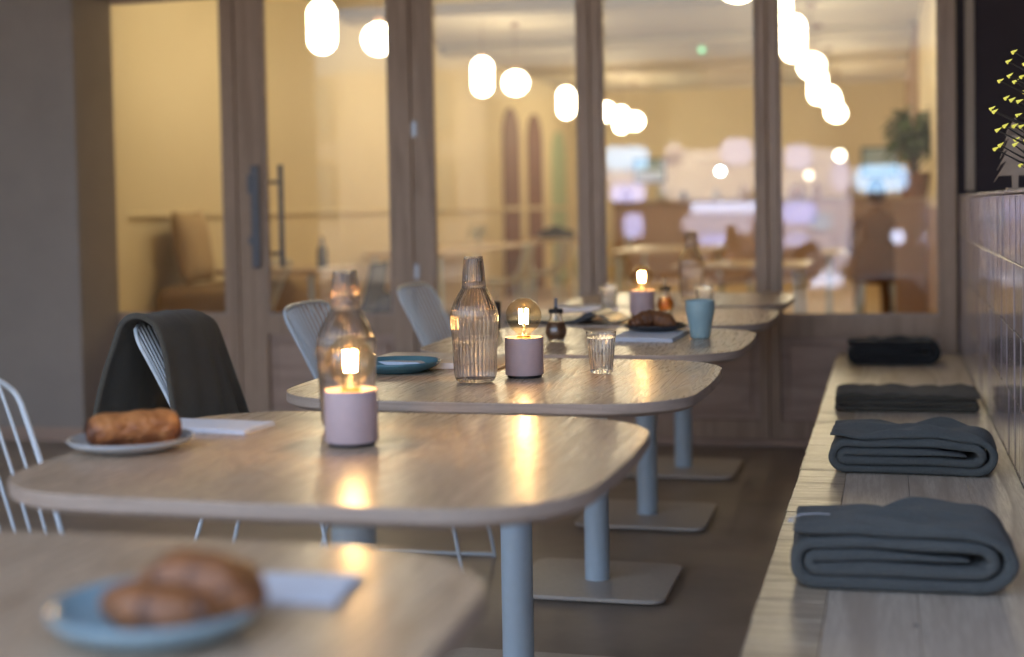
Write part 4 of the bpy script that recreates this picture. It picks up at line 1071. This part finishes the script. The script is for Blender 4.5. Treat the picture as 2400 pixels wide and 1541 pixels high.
# ================================================================== STREET BEHIND THE CAMERA WITH ADDED GLOW PATCHES (mirrored in the panes)
t = thing('reflection_board', 'added board of glow patches behind the camera, mirrored as street reflections in the glazed screens', 'building', (0, -9.4, 0))  # made-up glowing board that supplies the cool street reflections in the glass
obj('board_back', bx(-6.5, 2.2, -.5, -.03, -.29, 3.0), mat('dark_board_paint', (.03, .03, .035), .7), t)
glow = {'lav': (.26, .36, 1.0), 'cyan': (.12, .52, 1.0), 'white': (.50, .62, 1.0)}
for x0, x1, z0, z1, c, s in [(-3.57, -2.03, 1.22, 2.04, 'lav', 0.16), (-1.62, -0.54, 0.04, 2.0, 'lav', 0.2), (-4.46, -3.6, 1.52, 1.72, 'lav', 0.3), (-3.2, -2.0, 0.68, 1.0, 'lav', 0.28), (-2.52, -2.01, -0.2, 0.46, 'lav', 0.2)] + [(-4.48, -3.74, 1.73, 2.12, 'cyan', 1.0), (-4.38, -3.8, 1.22, 1.51, 'lav', 1.0), (-4.16, -3.84, 0.63, 1.03, 'lav', 0.8), (-3.46, -3.18, 1.78, 2.16, 'lav', 0.2), (-2.57, -2.06, 1.76, 2.2, 'lav', 0.5), (-3.06, -1.99, 1.01, 1.19, 'white', 1.1), (-2.93, -2.48, 0.5, 0.67, 'lav', 0.8), (-1.57, -1.13, 1.67, 2.07, 'lav', 0.55), (-0.85, -0.57, 1.32, 1.8, 'lav', 0.5), (-0.49, 0.32, 1.3, 1.72, 'cyan', 1.1), (-1.62, -1.07, 0.82, 1.17, 'lav', 0.9), (-1.58, -1.17, 0.32, 0.69, 'lav', 0.55), (-1.17, -0.84, 0.72, 0.98, 'cyan', 0.4), (0.07, 0.25, 0.49, 0.7, 'white', 1.3), (-1.51, -0.68, -0.17, 0.04, 'white', 0.8)]:
    dz = .0 if s < .35 else .03      # the dim wide glow patches sit behind the bright ones
    f = obj('window', bx(x0 - .04, x1 + .04, -.028 - (.0 if dz else .0), dz, z0 - .04, z1 + .04, bev=.005) if not dz else bx(x0, x1, .0225, .03, z0, z1), M['black'], t)  # black backing of an added glow patch, not a real window
    xc, zc, rx, rz_ = (x0 + x1) / 2, (z0 + z1) / 2, (x1 - x0) / 2, (z1 - z0) / 2; rr_ = min(rx, rz_) * .75
    pb = slab(rr_outline(rx, rz_, rr_, 6), [(0, 0), (.01, 0)]); bmesh.ops.transform(pb, matrix=Matrix.Translation((xc, .012 + dz, zc)) @ Matrix.Rotation(PI / 2, 4, 'X'), verts=pb.verts[:])
    obj('glow_patch', pb, emit('reflection_glow', glow[c], s * .9, (.3, .3, .3)), f)
t = thing('opposite_building', 'pale rendered building across the street with dark windows', 'building', (0, -18, 0))
obj('wall', bx(-22, 22, -4, 0, -.04, 4.4), M['brick_b'], t)
for k in range(14):
    x = -19 + 2.9 * k
    for z in (1.0, 2.9):
        w_ = bmesh.new(); box(w_, x - .62, x + .62, -.0, .05, z - .05, z + 1.35, bev=.01); f = obj('window', w_, M['black'], t); g = obj('window_pane', bx(x - .54, x + .54, .052, .06, z + .03, z + 1.27), M['car_glass'], f)
